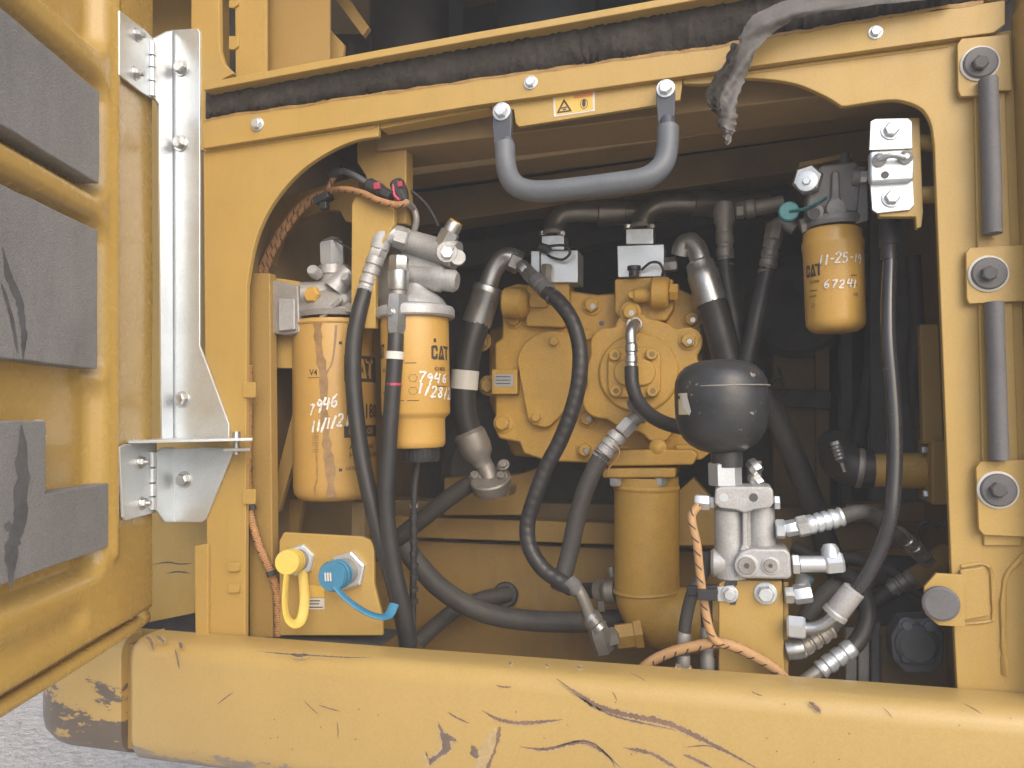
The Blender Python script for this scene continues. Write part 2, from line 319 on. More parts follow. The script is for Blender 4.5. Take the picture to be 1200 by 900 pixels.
for y0, y1 in ((0, 9), (42, 58)): A(fr, 'latch_slot', plate([(268, y0), (279, y0), (279, y1 - 4), (274, y1), (268, y1)], .016, .006), M_['yellow'], .001)
A(fr, 'diagonal_brace', plate([(378, -20), (396, -20), (432, 32), (425, 42)], .12, .012), M_['yellow_in'], .001)
A(fr, 'gusset', plate([(386, 34), (403, 52), (402, 66), (386, 74)], .08, .008), M_['yellow_in'], .001)
A(fr, 'post_tab', plate([(228, 640), (243, 637), (243, 756), (229, 756)], -.008, .007), M_['yellow'], .001)
zh = P(600, -150, 0).z + .06
A(fr, 'hood_roof', MB().box((0, .47, zh), (2.0, .98, .02)), M_['yellow_in'])
A(fr, 'hood_side', MB().box((0, .0, zh - .04), (2.0, .015, .10)), M_['yellow'])
for pts in (((176, 662), (195, 659), (212, 661), (226, 660)), ((194, 672), (210, 670), (224, 672))): A(fr, 'paint_crack', ribbon(pts, 1.6, .1294), M_['dark'])
# the right post: raised flange, forward return and welded patch
A(fr, 'post_flange', plate([(1141, 96), (1178, 92), (1198, 640), (1153, 640)], -.005, .0048), M_['yellow'], .002)
q = [P(1184, 20, 0), P(1215, 805, 0)]
A(fr, 'post_return', MB().prism([V((q[0].x, 0, q[0].z)), V((q[0].x, -.05, q[0].z)), V((q[1].x, -.05, q[1].z)), V((q[1].x, 0, q[1].z))], (.008, 0, 0)), M_['yellow'], .0015)
A(fr, 'outer_panel', MB().box((q[1].x + .010 + .4, -.02, (zh + q[1].z) / 2 - .06), (.8, .05, zh - q[1].z + .1)), M_['yellow'], .003)
A(fr, 'weld_patch', plate([(1125, 668), (1152, 664), (1158, 676), (1160, 722), (1128, 728)], -.006, .0058), M_['yellow'], .002)
A(fr, 'weld_bead', MB().tube([P(x, y, -.001) for x, y in ((1126, 664), (1152, 661), (1162, 672), (1164, 720), (1158, 728), (1130, 731))], .0022, 8, 6, lump=.25), M_['yellow'])
A(fr, 'weld_bead', MB().tube([P(x, y, -.001) for x, y in ((1200, 650), (1178, 680), (1176, 740), (1178, 790))], .0035, 8, 6, lump=.2), M_['yellow'])
A(fr, 'weld_bead', MB().tube([P(x, y, .001) for x, y in ((240, 178), (340, 163), (440, 149))], .0028, 8, 6, lump=.08), M_['yellow'])
A(fr, 'weld_bead', MB().tube([P(x, y, .001) for x, y in ((830, 92), (960, 74), (1110, 54))], .0028, 8, 6, lump=.08), M_['yellow'])
for x, y in ((302, 146), (622, 97), (1026, 38)): bolt(fr, (x, y, -.012), 6.2, M_['zinc'])
for x, y in ((274, 665), (274, 690)): A(fr, 'weld_nub', plate(rrect(x - 7, y - 5, x + 6, y + 5, 2), -.006, .0058), M_['yellow'], .001)
for y in (457, 582): A(fr, 'wire_clip', plate(rrect(284, y - 9, 299, y + 9, 2), -.004, .0035), M_['yellow'], .001)
for x, y in ((290, 458), (290, 583)): pass

# inner structure of the compartment
ins = T('compartment_shell', 'dusty yellow inner beams, walls and floor of the open compartment', 'inner frame', (600, 740, .3))
xl, xr = P(283, 450, .02).x, P(1130, 450, .02).x; zb = P(600, 790, .02).z; zt_ = P(600, 110, .02).z + .02
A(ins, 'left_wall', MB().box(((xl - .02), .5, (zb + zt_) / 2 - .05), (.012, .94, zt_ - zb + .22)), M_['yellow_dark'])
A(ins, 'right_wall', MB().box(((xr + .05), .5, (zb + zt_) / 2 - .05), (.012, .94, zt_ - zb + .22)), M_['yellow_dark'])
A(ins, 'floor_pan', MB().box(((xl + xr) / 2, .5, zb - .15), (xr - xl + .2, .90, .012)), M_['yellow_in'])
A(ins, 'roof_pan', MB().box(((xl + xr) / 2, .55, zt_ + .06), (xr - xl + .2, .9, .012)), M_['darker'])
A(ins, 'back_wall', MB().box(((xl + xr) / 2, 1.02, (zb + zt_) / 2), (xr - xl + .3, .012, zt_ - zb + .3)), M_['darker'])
def beam(x0, ya, x1, yb, h0, h1, Y, th, m, name='cross_beam', bv=.003): return A(ins, name, plate([(x0, ya), (x1, yb), (x1, yb + h1), (x0, ya + h0)], Y, th), M_[m], bv)
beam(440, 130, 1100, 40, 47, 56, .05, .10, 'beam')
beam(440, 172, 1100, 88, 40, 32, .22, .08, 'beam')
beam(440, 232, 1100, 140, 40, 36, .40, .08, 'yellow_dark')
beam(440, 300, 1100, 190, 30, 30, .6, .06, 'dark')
A(ins, 'inner_column', plate([(417, 138), (476, 138), (476, 262), (442, 262), (440, 236), (434, 225), (428, 206), (418, 190)], .060, .03), M_['yellow_in'], .003)
A(ins, 'inner_arch_beam', plate([(290, 262), (300, 248), (340, 228), (420, 206), (420, 262), (405, 260), (398, 247), (380, 246), (352, 256), (330, 275), (320, 300), (316, 330), (292, 330)], .13, .02), M_['yellow_in'], .002)
A(ins, 'filter_post', plate([(412, 240), (416, 230), (424, 229), (462, 244), (462, 262), (440, 300), (440, 385), (411, 385)], .042, .012), M_['yellow'], .002)
A(ins, 'inner_post', plate([(291, 320), (316, 320), (320, 770), (292, 770)], .035, .02), M_['yellow_in'], .002)
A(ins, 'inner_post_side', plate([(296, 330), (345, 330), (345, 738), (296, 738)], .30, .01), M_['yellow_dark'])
A(ins, 'diagonal_stay', plate([(346, 470), (356, 500), (326, 600), (316, 590)], .10, .012), M_['yellow_in'], .001)
A(ins, 'diagonal_stay', plate([(336, 585), (356, 585), (346, 640), (330, 640)], .18, .012), M_['yellow_in'], .001)
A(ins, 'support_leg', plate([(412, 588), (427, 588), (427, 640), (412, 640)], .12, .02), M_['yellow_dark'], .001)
A(ins, 'filter_bracket', plate([(285, 324), (300, 322), (352, 330), (352, 432), (285, 431)], .075, .010), M_['yellow'], .002)
# low back plates behind the hoses
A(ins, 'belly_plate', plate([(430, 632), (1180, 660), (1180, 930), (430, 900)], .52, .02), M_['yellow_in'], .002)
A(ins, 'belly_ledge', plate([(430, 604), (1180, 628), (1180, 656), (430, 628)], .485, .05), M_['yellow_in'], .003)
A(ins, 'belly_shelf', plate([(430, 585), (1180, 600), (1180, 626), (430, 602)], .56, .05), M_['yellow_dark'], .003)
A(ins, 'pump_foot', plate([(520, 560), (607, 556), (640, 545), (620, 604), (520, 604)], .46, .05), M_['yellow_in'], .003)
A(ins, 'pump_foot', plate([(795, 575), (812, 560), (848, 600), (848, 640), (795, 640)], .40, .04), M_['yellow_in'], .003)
A(ins, 'rubber_grommet', cyl((593, 697, .515), (592, 697, .50), [(0, 15), (.7, 15), (1, 13)]), M_['rubber'])
# engine mass in the shade behind
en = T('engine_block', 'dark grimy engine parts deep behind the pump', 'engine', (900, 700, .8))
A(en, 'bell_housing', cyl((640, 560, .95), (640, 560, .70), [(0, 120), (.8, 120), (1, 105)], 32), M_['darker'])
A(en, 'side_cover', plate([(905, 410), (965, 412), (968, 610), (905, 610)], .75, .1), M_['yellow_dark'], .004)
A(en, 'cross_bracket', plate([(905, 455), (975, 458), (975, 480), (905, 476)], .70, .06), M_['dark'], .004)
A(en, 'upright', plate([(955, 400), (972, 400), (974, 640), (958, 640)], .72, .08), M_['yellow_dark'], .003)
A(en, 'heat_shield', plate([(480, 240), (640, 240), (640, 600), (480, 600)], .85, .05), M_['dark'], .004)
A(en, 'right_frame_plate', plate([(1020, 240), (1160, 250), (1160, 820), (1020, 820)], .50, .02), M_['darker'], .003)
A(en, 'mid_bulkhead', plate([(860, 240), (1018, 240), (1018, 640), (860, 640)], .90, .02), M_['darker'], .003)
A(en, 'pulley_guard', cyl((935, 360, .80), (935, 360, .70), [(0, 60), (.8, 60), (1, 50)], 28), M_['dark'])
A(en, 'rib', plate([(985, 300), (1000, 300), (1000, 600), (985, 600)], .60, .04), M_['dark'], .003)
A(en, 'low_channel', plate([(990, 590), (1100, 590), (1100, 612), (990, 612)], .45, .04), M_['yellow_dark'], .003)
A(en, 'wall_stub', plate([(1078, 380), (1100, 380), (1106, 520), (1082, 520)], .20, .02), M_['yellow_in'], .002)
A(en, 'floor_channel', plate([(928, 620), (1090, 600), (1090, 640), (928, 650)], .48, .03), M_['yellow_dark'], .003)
# things seen over the rail
A(fr, 'rear_bulkhead', plate([(330, -160), (1260, -300), (1260, 60), (330, 130)], .62, .01), M_['dark'])
hood = T('engine_bay_cover', 'blue grey covers and ducts seen above the rail', 'engine cover', (600, 30, .5))
A(hood, 'cover_sheet', plate([(432, -80), (980, -80), (980, 60), (432, 110)], .42, .02), M_['bluegrey'], .003)
A(hood, 'duct', cyl((480, -90, .36), (480, 120, .36), 46, 28), M_['dark'])
A(hood, 'duct', cyl((640, -90, .37), (640, 120, .37), 60, 28), M_['bluegrey'])
A(hood, 'strap', plate([(526, -60), (542, -60), (542, 80), (526, 80)], .30, .004), M_['bluegrey'])
A(hood, 'shelf', plate([(386, 40), (460, 40), (460, 110), (386, 110)], .30, .01), M_['dark'])

# ================================================================== dirty foam seal along the rail, and the torn end hanging from it
def strip(lo, up, Y, th, n=150, amp=.004):
    def at(pl, x):
        for (a, b), (c, d) in zip(pl, pl[1:]):
            if a <= x <= c: return b + (d - b) * (x - a) / (c - a)
        return pl[-1][1]
    mb = MB(); m = 7; vs = []
    for i in range(n + 1):
        x = 241 + (1185 - 241) * i / n; a, b = at(lo, x) + random.uniform(-3.2, 2.5), at(up, x)
        for j in range(m):
            t = j / (m - 1); e = math.sin(math.pi * min(1, max(0, t))) ** .35
            vs.append(P(x, a + (b - a) * t, Y - th * e + (random.uniform(-amp, amp) * e)))
    fs = [(i * m + j, i * m + j + 1, (i + 1) * m + j + 1, (i + 1) * m + j) for i in range(n) for j in range(m - 1)]
    return mb.add(vs, fs)
sm = strip(blow, bup, -.006, .009, 260, .0040)
def edge_rag(): 
    for (x0, y0), (x1, y1) in zip(blow, blow[1:]):
        yield from ((x0 + (x1 - x0) * k / 8, y0 + (y1 - y0) * k / 8 + random.uniform(-.8, 1.5)) for k in range(8))
A(fr, 'rust_stain', ribbon(list(edge_rag()), 3, -.0124, 2, False, .6), M_['oil2'])
tag(A(None, 'foam_seal', sm, M_['seal'], ang=70), 'long dirty black foam seal along the top rail', 'seal')
def ragged(rows, th, n=5):          # rows: (x left, y left, x right, y right, depth) across a torn strip, front and back sheets with rough faces
    mb = MB(); fine = []
    for (a, c) in zip(rows, rows[1:]):
        for k in range(n): fine.append([a[i] + (c[i] - a[i]) * k / n for i in range(5)])
    fine.append(list(rows[-1])); m = 9; vs = []
    for sgn in (-1, 1):
        for x0, y0, x1, y1, Y in fine:
            j0, j1 = random.uniform(-2, 2), random.uniform(-2, 2)
            for j in range(m):
                t = j / (m - 1); e = math.sin(math.pi * t) ** .6
                vs.append(P(x0 + j0 + (x1 + j1 - x0 - j0) * t, y0 + (y1 - y0) * t + random.uniform(-.8, .8), Y + sgn * th * .5 * e + random.uniform(-.0012, .0012) * e + .004 * math.sin(6 * t + y0 * .1)))
    q = len(fine); N = q * m
    fs = [(o + i * m + j, o + i * m + j + 1, o + (i + 1) * m + j + 1, o + (i + 1) * m + j) for o in (0, N) for i in range(q - 1) for j in range(m - 1)]
    fs += [(i * m + e, N + i * m + e, N + (i + 1) * m + e, (i + 1) * m + e) for i in range(q - 1) for e in (0, m - 1)]
    fs += [(j, j + 1, N + j + 1, N + j) for j in range(m - 1)] + [((q - 1) * m + j, (q - 1) * m + j + 1, N + (q - 1) * m + j + 1, N + (q - 1) * m + j) for j in range(m - 1)]
    return mb.add(vs, fs)
hs = ragged([(1120, -26, 1120, -4, -.03), (1030, -22, 1030, 5, -.04), (960, -8, 964, 14, -.045), (915, 2, 930, 22, -.048), (882, 18, 908, 36, -.05), (868, 40, 893, 50, -.05), (862, 62, 882, 66, -.049), (853, 84, 874, 88, -.048), (846, 104, 867, 108, -.049),
    (840, 118, 862, 122, -.051), (841, 134, 863, 138, -.052), (843, 148, 862, 152, -.052), (848, 158, 857, 160, -.051), (850, 169, 854, 170, -.05)], .013)
tag(A(None, 'torn_seal', hs, M_['torn'], ang=75), 'torn grey seal strip hanging off the rail beside the grab handle', 'seal')
fl = ragged([(858, 50, 866, 52, -.056), (850, 72, 858, 76, -.058), (836, 92, 848, 98, -.059), (826, 112, 842, 116, -.058), (830, 124, 844, 130, -.056), (838, 132, 842, 134, -.054)], .005)
A(bpy.data.objects['torn_seal'], 'torn_flap', fl, M_['seal'], ang=75)

# ================================================================== lower side skirt and its corner piece
zt = P(600, 766, -.02).z - .007
prof = [(-.004, zt - .001), (-.03, zt), (-.050, zt - .0005), (-.060, zt - .0025), (-.068, zt - .008), (-.073, zt - .016), (-.075, zt - .027), (-.075, zt - .150), (-.072, zt - .168), (-.062, zt - .183), (-.045, zt - .191), (-.02, zt - .193), (-.004, zt - .193)]
X0 = P(152, 800, -.07).x; X1 = P(1200, 840, -.075).x + .5
mb = MB(); n = len(prof); vs = []
for X, ins_ in ((X0, .010), (X0 + .004, .003), (X0 + .012, 0), (X1, 0)):
    for y, z in prof: vs.append(V((X, y + ins_, z if z > zt - .1 else z + ins_ * .5)))
mb.add(vs, [(i * n + j, i * n + j + 1, (i + 1) * n + j + 1, (i + 1) * n + j) for i in range(3) for j in range(n - 1)] + [tuple(range(n)), tuple(range(3 * n, 4 * n))])
sk = T('side_skirt', 'long rounded yellow side skirt with brown scratches below the compartment', 'side skirt', (600, 850, -.05))
def wearmat(base, name, zlow, zhigh, chipcol, amt):
    m = mat(name, base, .36, var=.05, vscale=5, dust=.3, dustcol=(.47, .345, .145), bump=.08, bscale=120, coat=.2, stain=.1, staincol=(.33, .21, .08), streak=.1)
    n = m.node_tree.nodes; L = m.node_tree.links; b = n['Principled BSDF']; geo = n.new('ShaderNodeNewGeometry')
    sp = n.new('ShaderNodeSeparateXYZ'); L.new(geo.outputs['Position'], sp.inputs[0])
    mr = n.new('ShaderNodeMapRange'); mr.inputs[1].default_value = zlow; mr.inputs[2].default_value = zhigh; mr.inputs[3].default_value = amt; mr.inputs[4].default_value = 0; L.new(sp.outputs[2], mr.inputs[0])
    mp = n.new('ShaderNodeMapping'); mp.inputs['Scale'].default_value = (1, 1, 2.6); L.new(geo.outputs['Position'], mp.inputs[0])
    t = n.new('ShaderNodeTexNoise'); t.inputs['Scale'].default_value = 14; t.inputs['Detail'].default_value = 9; t.inputs['Roughness'].default_value = .68; L.new(mp.outputs[0], t.inputs['Vector'])
    ad = n.new('ShaderNodeMath'); L.new(t.outputs[0], ad.inputs[0]); L.new(mr.outputs[0], ad.inputs[1])
    st = n.new('ShaderNodeMapRange'); st.inputs[1].default_value = .735; st.inputs[2].default_value = .76; L.new(ad.outputs[0], st.inputs[0])
    x = n.new('ShaderNodeMix'); x.data_type = 'RGBA'; L.new(st.outputs[0], x.inputs[0]); L.new(b.inputs['Base Color'].links[0].from_socket, x.inputs[6]); x.inputs[7].default_value = (*chipcol, 1)
    L.new(x.outputs[2], b.inputs['Base Color']); return m
m_sk = wearmat((.48, .33, .112), 'worn_skirt_paint', zt - .19, zt - .125, (.26, .215, .17), .36)  # paler than the frame yellow: sky reflection mixed into the base colour
m_co = wearmat((.45, .30, .10), 'scraped_corner_paint', zt - .19, zt - .0, (.125, .10, .08), .41)
A(sk, 'skirt_panel', mb, m_sk, ang=50)
co = MB(); vs = []; na = 16; r_ = .15; LS = .10
for i in range(na + 1):
    a = R(92 * max(0, i - 2) / (na - 2)); sx = LS * min(1, i / 2)
    for y, z in prof[1:-1]:
        rho = r_ - (y + .075)
        vs.append(V((X0 - .022 - sx - rho * math.sin(a), -.064 + r_ - rho * math.cos(a), z)))
nn = n - 2
co.add(vs, [(i * nn + j, i * nn + j + 1, (i + 1) * nn + j + 1, (i + 1) * nn + j) for i in range(na) for j in range(nn - 1)] + [tuple(range(nn))])
cs = T('corner_skirt', 'scraped grey and yellow rounded corner skirt under the open door', 'side skirt', (90, 850, -.02))
A(cs, 'skirt_panel', co, m_co, ang=50)
A(cs, 'inner_gusset', MB().box((X0 - .11, .05, zt - .095), (.20, .01, .15)), M_['yellow_in'])
A(cs, 'gap_filler', MB().box((X0 - .008, -.015, zt - .095), (.034, .07, .165)), M_['yellow_in'])
# scratches: thin bare-metal marks following the front face
for pts, wd, m in (
    (((652, 795), (675, 812), (700, 827), (735, 838), (775, 845), (810, 860), (850, 880), (895, 905)), 6.5, 'scratch_dent'), (((668, 810), (700, 830), (730, 842), (790, 855)), 2.5, 'scratch_d'),
    (((564, 832), (582, 842), (605, 847), (635, 846), (660, 843)), 4.2, 'scratch_dent'),
    (((608, 875), (640, 878), (680, 870), (705, 880), (730, 902)), 4, 'scratch_dent'), (((640, 878), (685, 868), (712, 885), (722, 902)), 2, 'scratch_d'),
    (((730, 876), (765, 884), (800, 905)), 4.5, 'scratch_dent'), (((800, 884), (815, 890), (838, 902)), 4, 'scratch_dent'),
    (((524, 834), (535, 841), (551, 848)), 2.2, 'scratch_dent'), 
    
    (((300, 763), (330, 766), (362, 768), (400, 770), (438, 771)), 1.8, 'scratch_d'), (((340, 766), (350, 768), (362, 767)), 4, 'scratch_d'),
    (((948, 822), (955, 828), (962, 836)), 5, 'scratch_dent'), (((880, 810), (886, 813), (894, 816)), 1.5, 'scratch_dent'), (((1128, 824), (1140, 830), (1151, 837)), 1.5, 'scratch_dent'), (((1034, 829), (1040, 834), (1046, 842)), 1, 'scratch_dent'),
    (((800, 876), (830, 874), (850, 882)), 1.5, 'scratch_dent'), (((373, 826), (385, 830), (400, 834)), 1.6, 'scratch_dent'), (((395, 845), (396, 855), (396, 866)), 1.2, 'scratch_dent'), (((355, 820), (365, 830), (374, 838)), 1.2, 'scratch_d'),
    (((205, 760), (208, 772), (210, 784)), 2.5, 'scratch_d'), (((170, 746), (176, 750), (180, 762)), 5, 'scratch_dent'), (((183, 745), (190, 750), (192, 754)), 5, 'scratch_d'), (((210, 752), (212, 757), (211, 760)), 5, 'scratch_d'),
    (((254, 826), (264, 818), (274, 811)), 1.2, 'scratch_d'), (((581, 803), (590, 805), (600, 805)), 2, 'scratch_dent'), (((792, 777), (795, 781), (798, 782)), 4, 'scratch_d'), (((806, 780), (808, 781), (810, 782)), 2.5, 'scratch_d'), (((676, 781), (679, 782), (682, 783)), 3.5, 'scratch_d'), (((596, 778), (598, 777), (599, 775)), 3, 'scratch_d'), (((639, 779), (641, 780), (643, 781)), 3, 'scratch_d'), (((717, 810), (721, 816), (723, 822)), 1.2, 'scratch_dent'), (((737, 788), (748, 793), (758, 799)), 1.2, 'scratch_dent')):
    if wd > 2: A(sk, 'chipped_edge', ribbon([(x + .6, y + .8) for x, y in pts], wd * 1.35, -.0752, 20, True, .6), M_['primer'])
    A(sk, 'scratch_dent', ribbon(pts, wd * .85, -.0754, 20, True, .45), M_[m])
def rag(pts, n=6, j=1.1): return [(x + (x2 - x) * k / n + random.uniform(-j, j), y + (y2 - y) * k / n + random.uniform(-j, j)) for (x, y), (x2, y2) in zip(pts, pts[1:] + pts[:1]) for k in range(n)]
for Yq, m, pts in ((-.0752, 'primer', [(580, 852), (572, 862), (560, 880), (556, 906), (568, 906), (577, 880), (584, 862)]), (-.0752, 'primer', [(512, 843), (521, 856), (539, 870), (530, 871), (531, 880), (514, 891), (500, 900), (496, 880), (503, 888), (516, 876)]),
        (-.0754, 'scratch_d', [(513, 845), (519, 857), (528, 862), (536, 869), (527, 868), (529, 878), (522, 884), (514, 888), (503, 897), (499, 880), (502, 890), (512, 884), (519, 876), (517, 862)]), (-.0754, 'scratch_dent', [(586, 849), (587, 860), (583, 875), (577, 890), (572, 904), (567, 904), (575, 888), (581, 870), (582, 858)]),  # dark wedge and pale patch at bottom centre paint a dent's relief flat
        (-.0754, 'scratch_d', [(553, 872), (558, 876), (562, 886), (557, 890), (551, 884)])):
    A(sk, 'scratch_dent', sheet(MB(), [P(x, y, Yq) for x, y in rag(pts)]), M_[m])
for i in range(24):
    x, y = random.uniform(170, 1190), random.uniform(0, 1); yy = 772 + (x - 170) * .058 + y ** .7 * 105
    if yy > 898: continue
    A(sk, 'chip', plate([(x + random.uniform(.4, 1.4) * math.cos(a), yy + random.uniform(.4, 1.2) * math.sin(a)) for a in (0, 1, 2, 3, 4, 5)], -.0753, .0002), M_[random.choice(('scratch_dent', 'scratch_d'))])

# ================================================================== open door
dW = c2w(V((-.045, 0, .999))); dW.z = 0; dW.normalize(); dn = dW.cross(UP); p0 = P(172, 400, -.055)
if dn.dot(CAM - p0) < 0: dn = -dn
def duv(x, y): q_ = onplane(x, y, p0, dn); return (q_ - p0).dot(-dW), q_.z
def dpt(u, v, h=0.0): return V((p0.x, p0.y, 0)) - dW * u + dn * h + V((0, 0, v))
vb = duv(180, 728)[1]; vtop = vb + 1.25; UE = .62
def sst(e0, e1, x): t = min(1, max(0, (x - e0) / (e1 - e0))); return t * t * (3 - 2 * t)
def rb(u, v, u0, u1, v0, v1, r):       # signed distance to a rounded rectangle
    qx, qy = abs(u - (u0 + u1) / 2) - (u1 - u0) / 2 + r, abs(v - (v0 + v1) / 2) - (v1 - v0) / 2 + r
    return math.hypot(max(qx, 0), max(qy, 0)) + min(max(qx, qy), 0) - r
ua, v1t, v1b = duv(115, 108)[0], duv(115, 108)[1], duv(113, 215)[1]
v2t, v2b = duv(118, 272)[1], duv(118, 433)[1]
v3t, v3m, v3b = duv(52, 493)[1], duv(124, 566)[1], duv(129, 640)[1]; u3 = duv(54, 500)[0]; ua3 = duv(127, 600)[0]
ribs = [(v1b - .012, v1t + .02), (v2b - .012, v2t + .014), (v3b - .03, v3t + .06)]
def dh(u, v):
    h = 0.0
    for a, b in ribs: h -= .028 * (1 - sst(-.011, .011, rb(u, v, ua - .024, 1.2, a, b, .03)))
    h -= .028 * (1 - sst(-.011, .011, rb(u, v, ua - .024, 1.2, v1t + .065, v1t + .35, .035)))
    h += .006 * (1 - sst(-.006, .006, rb(u, v, ua - .058, ua - .042, v3b - .02, v1t + .4, .008)))
    h -= .012 * (1 - sst(-.014, .014, rb(u, v, ua + .02, 1.2, vb + .05, v3b - .07, .03)))
    h += .004 * math.sin(u * 21 + 1) * math.sin(v * 13) * .3
    h -= .030 * sst(.026, .014, v - vb)
    return h
NU, NV = 110, 190; mb = MB(); ue = -.020
for j in range(NV + 1):
    for i in range(NU + 1):
        t = i / NU; u = ue + (UE - ue) * (t ** 1.5); v = vb + (vtop - vb) * j / NV
        cr = .035                                       # rounded lower corner at the hinge side
        if v - vb < cr: u = max(u, ue + cr - math.sqrt(max(0, cr * cr - (cr - (v - vb)) ** 2)))
        mb.v.append(dpt(u, v, dh(u, v)))
W_ = NU + 1
mb.f += [(j * W_ + i, j * W_ + i + 1, (j + 1) * W_ + i + 1, (j + 1) * W_ + i) for j in range(NV) for i in range(NU)]
dr = T('open_door', 'yellow compartment door swung open at the left with grey foam pads', 'door', (90, 760, -.2))
A(dr, 'inner_skin', mb, M_['door'], ang=80)
A(dr, 'outer_skin', MB().prism([dpt(ue + .03, vb - .004, -.045), dpt(UE, vb - .004, -.045), dpt(UE, vtop, -.045), dpt(ue, vtop, -.045), dpt(ue, vb + .04, -.045)], dn * .012), M_['door'], .002)
A(dr, 'hem', MB().tube([dpt(UE, vb + .004, -.014), dpt(ue + .05, vb + .004, -.014), dpt(ue + .014, vb + .016, -.014), dpt(ue, vb + .05, -.014), dpt(ue, vb + .3, -.014), dpt(ue, vtop, -.014)], .010, 10, 6), M_['door'], ang=70)
A(dr, 'outer_edge', MB().prism([dpt(ue + .002, vb + .03, -.04), dpt(ue + .002, vtop, -.04), dpt(ue + .002, vtop, -.002), dpt(ue + .002, vb + .03, -.002)], -dW * .003), M_['door'])
def pad(pts, h0, th, label):
    q_ = []
    for (u, v), (u2, v2) in zip(pts, pts[1:] + pts[:1]):
        for k in range(14): q_.append(dpt(u + (u2 - u) * k / 14 + random.uniform(-.0007, .0007), v + (v2 - v) * k / 14 + random.uniform(-.0007, .0007), h0))
    f0 = A(dr, 'foam_pad', MB().prism(q_, dn * th), M_['foam'], .002, label=label)
    return f0
pad([(ua, v1t), (.6, v1t), (.6, v1b), (ua, v1b)], -.0275, .030, 'top grey foam pad')
pad([(ua, v2t), (.6, v2t), (.6, v2b), (ua, v2b)], -.0275, .028, 'middle scuffed foam pad')
pad([(u3, v3t), (.6, v3t), (.6, v3b), (ua3, v3b), (ua3, v3m), (u3, v3m)], -.0275, .028, 'lower stepped foam pad')
# scuffs on the foam and the stencil marks on the skin
def dribbon(pts, wd, h, m, name):
    uv = [duv(*q_) for q_ in pts]; pp = spline([dpt(u, v, h) for u, v in uv], 6); mb = MB(); n_ = len(pp); vs = []
    for i, p in enumerate(pp):
        t = (pp[min(i + 1, n_ - 1)] - pp[max(i - 1, 0)]).normalized(); s_ = dn.cross(t); f = i / (n_ - 1); q_ = wd * min(1, f * 5 + .1, (1 - f) * 5 + .1) / 2
        vs += [p + s_ * q_ * random.uniform(.7, 1.3), p - s_ * q_ * random.uniform(.7, 1.3)]
    return A(dr, name, mb.add(vs, [(2 * i, 2 * i + 1, 2 * i + 3, 2 * i + 2) for i in range(n_ - 1)]), M_[m])
M_['scuff'] = mat('dark_foam_scuff', (.105, .11, .12), .8, var=.35, vscale=30, bump=.2, bscale=200)
dribbon([(2, 290), (10, 325), (22, 355), (27, 390), (26, 422)], .012, .0010, 'scuff', 'scuff')
dribbon([(0, 330), (12, 370), (20, 415)], .006, .0012, 'scuff', 'scuff')
dribbon([(24, 498), (26, 560), (22, 610), (14, 640), (12, 690)], .026, .0010, 'scuff', 'scuff')
dribbon([(4, 614), (14, 618), (30, 608)], .010, .0012, 'scuff', 'scuff')
dribbon([(58, 529), (66, 527), (76, 525)], .008, -.0275, 'white', 'paper_remnant')
for pts in ([(56, 512), (60, 505), (66, 510)], [(66, 512), (72, 506), (78, 513)], [(78, 513), (84, 506), (86, 512)], [(60, 496), (70, 492), (80, 494)]): dribbon(pts, .0025, -.0275, 'white', 'chalk_mark')

# ================================================================== door hinge
hg = T('hinge_bracket', 'tall galvanised hinge bracket bolted beside the open door', 'bracket', (212, 612, -.01))
A(hg, 'mounting_flange', plate([(201, 35), (231, 33), (234, 38), (234, 405), (268, 497), (268, 516), (201, 516)], -.006, .0045), M_['zinc'], .001)
A(hg, 'lower_flange', plate([(203, 526), (273, 524), (272, 532), (241, 608), (236, 612), (203, 612)], -.006, .0045), M_['zinc'], .001)
pc = P(200.5, 300, -.008)
def hp(pts): return [onplane(x, y, pc, RT) for x, y in pts]
A(hg, 'fold_flange', MB().prism(hp([(199.5, 36), (193, 37), (178, 45), (177, 113), (184, 123), (187, 460), (188, 514), (200.5, 514)]), (.0045, 0, 0)), M_['zinc'], .001)
A(hg, 'fold_flange', MB().prism(hp([(202, 524), (189, 524), (181, 530), (181, 598), (191, 612), (203, 612)]), (.0045, 0, 0)), M_['zinc'], .001)
def dq(pts, h): return [dpt(*duv(x, y), h) for x, y in pts]
A(hg, 'hinge_leaf', MB().prism(dq([(134, 12), (163, 34), (177, 48), (177, 118), (160, 108), (134, 88)], .004), dn * .004), M_['zinc'], .0008)
A(hg, 'hinge_leaf', MB().prism(dq([(134, 524), (140, 521), (178, 518), (180, 600), (141, 610), (138, 606)], .004), dn * .004), M_['zinc'], .0008)
hx = P(178.5, 300, -.056)
for a, b in ((50, 66), (67, 80), (81, 96), (97, 114), (530, 548), (549, 566), (567, 582), (583, 598)):
    z0, z1 = onplane(178, a, hx, FWD).z, onplane(178, b, hx, FWD).z
    A(hg, 'hinge_knuckle', MB().lathe((hx.x, hx.y, z0), (hx.x, hx.y, z1 + .0015), [(0, .0055), (1, .0055)], 14), M_['zinc'])
for x, y in ((213, 80), (212, 168), (214, 468), (216, 562)): bolt(hg, (x, y, -.006), 7.5, M_['steel'])
for x, y in ((154, 41), (152, 86), (158, 542), (160, 590)):
    u, v = duv(x, y); p = dpt(u, v, .008); k = .0082; b = MB().lathe(p, p + dn * .002, [(0, k * 1.3), (1, k * 1.25)], 16); b.lathe(p + dn * .002, p + dn * .008, [(0, k), (.8, k), (1, k * .85)], 6, .3); b.lathe(p + dn * .008, p + dn * .014, [(0, k * .55), (1, k * .5)], 10)
    A(hg, 'bolt', b, M_['steel'])
zs = P(215, 517, -.04).z
a_, b_, c_, d_ = P(136, 519, -.10), P(296, 510, -.055), P(296, 516, -.015), P(205, 520, -.008)
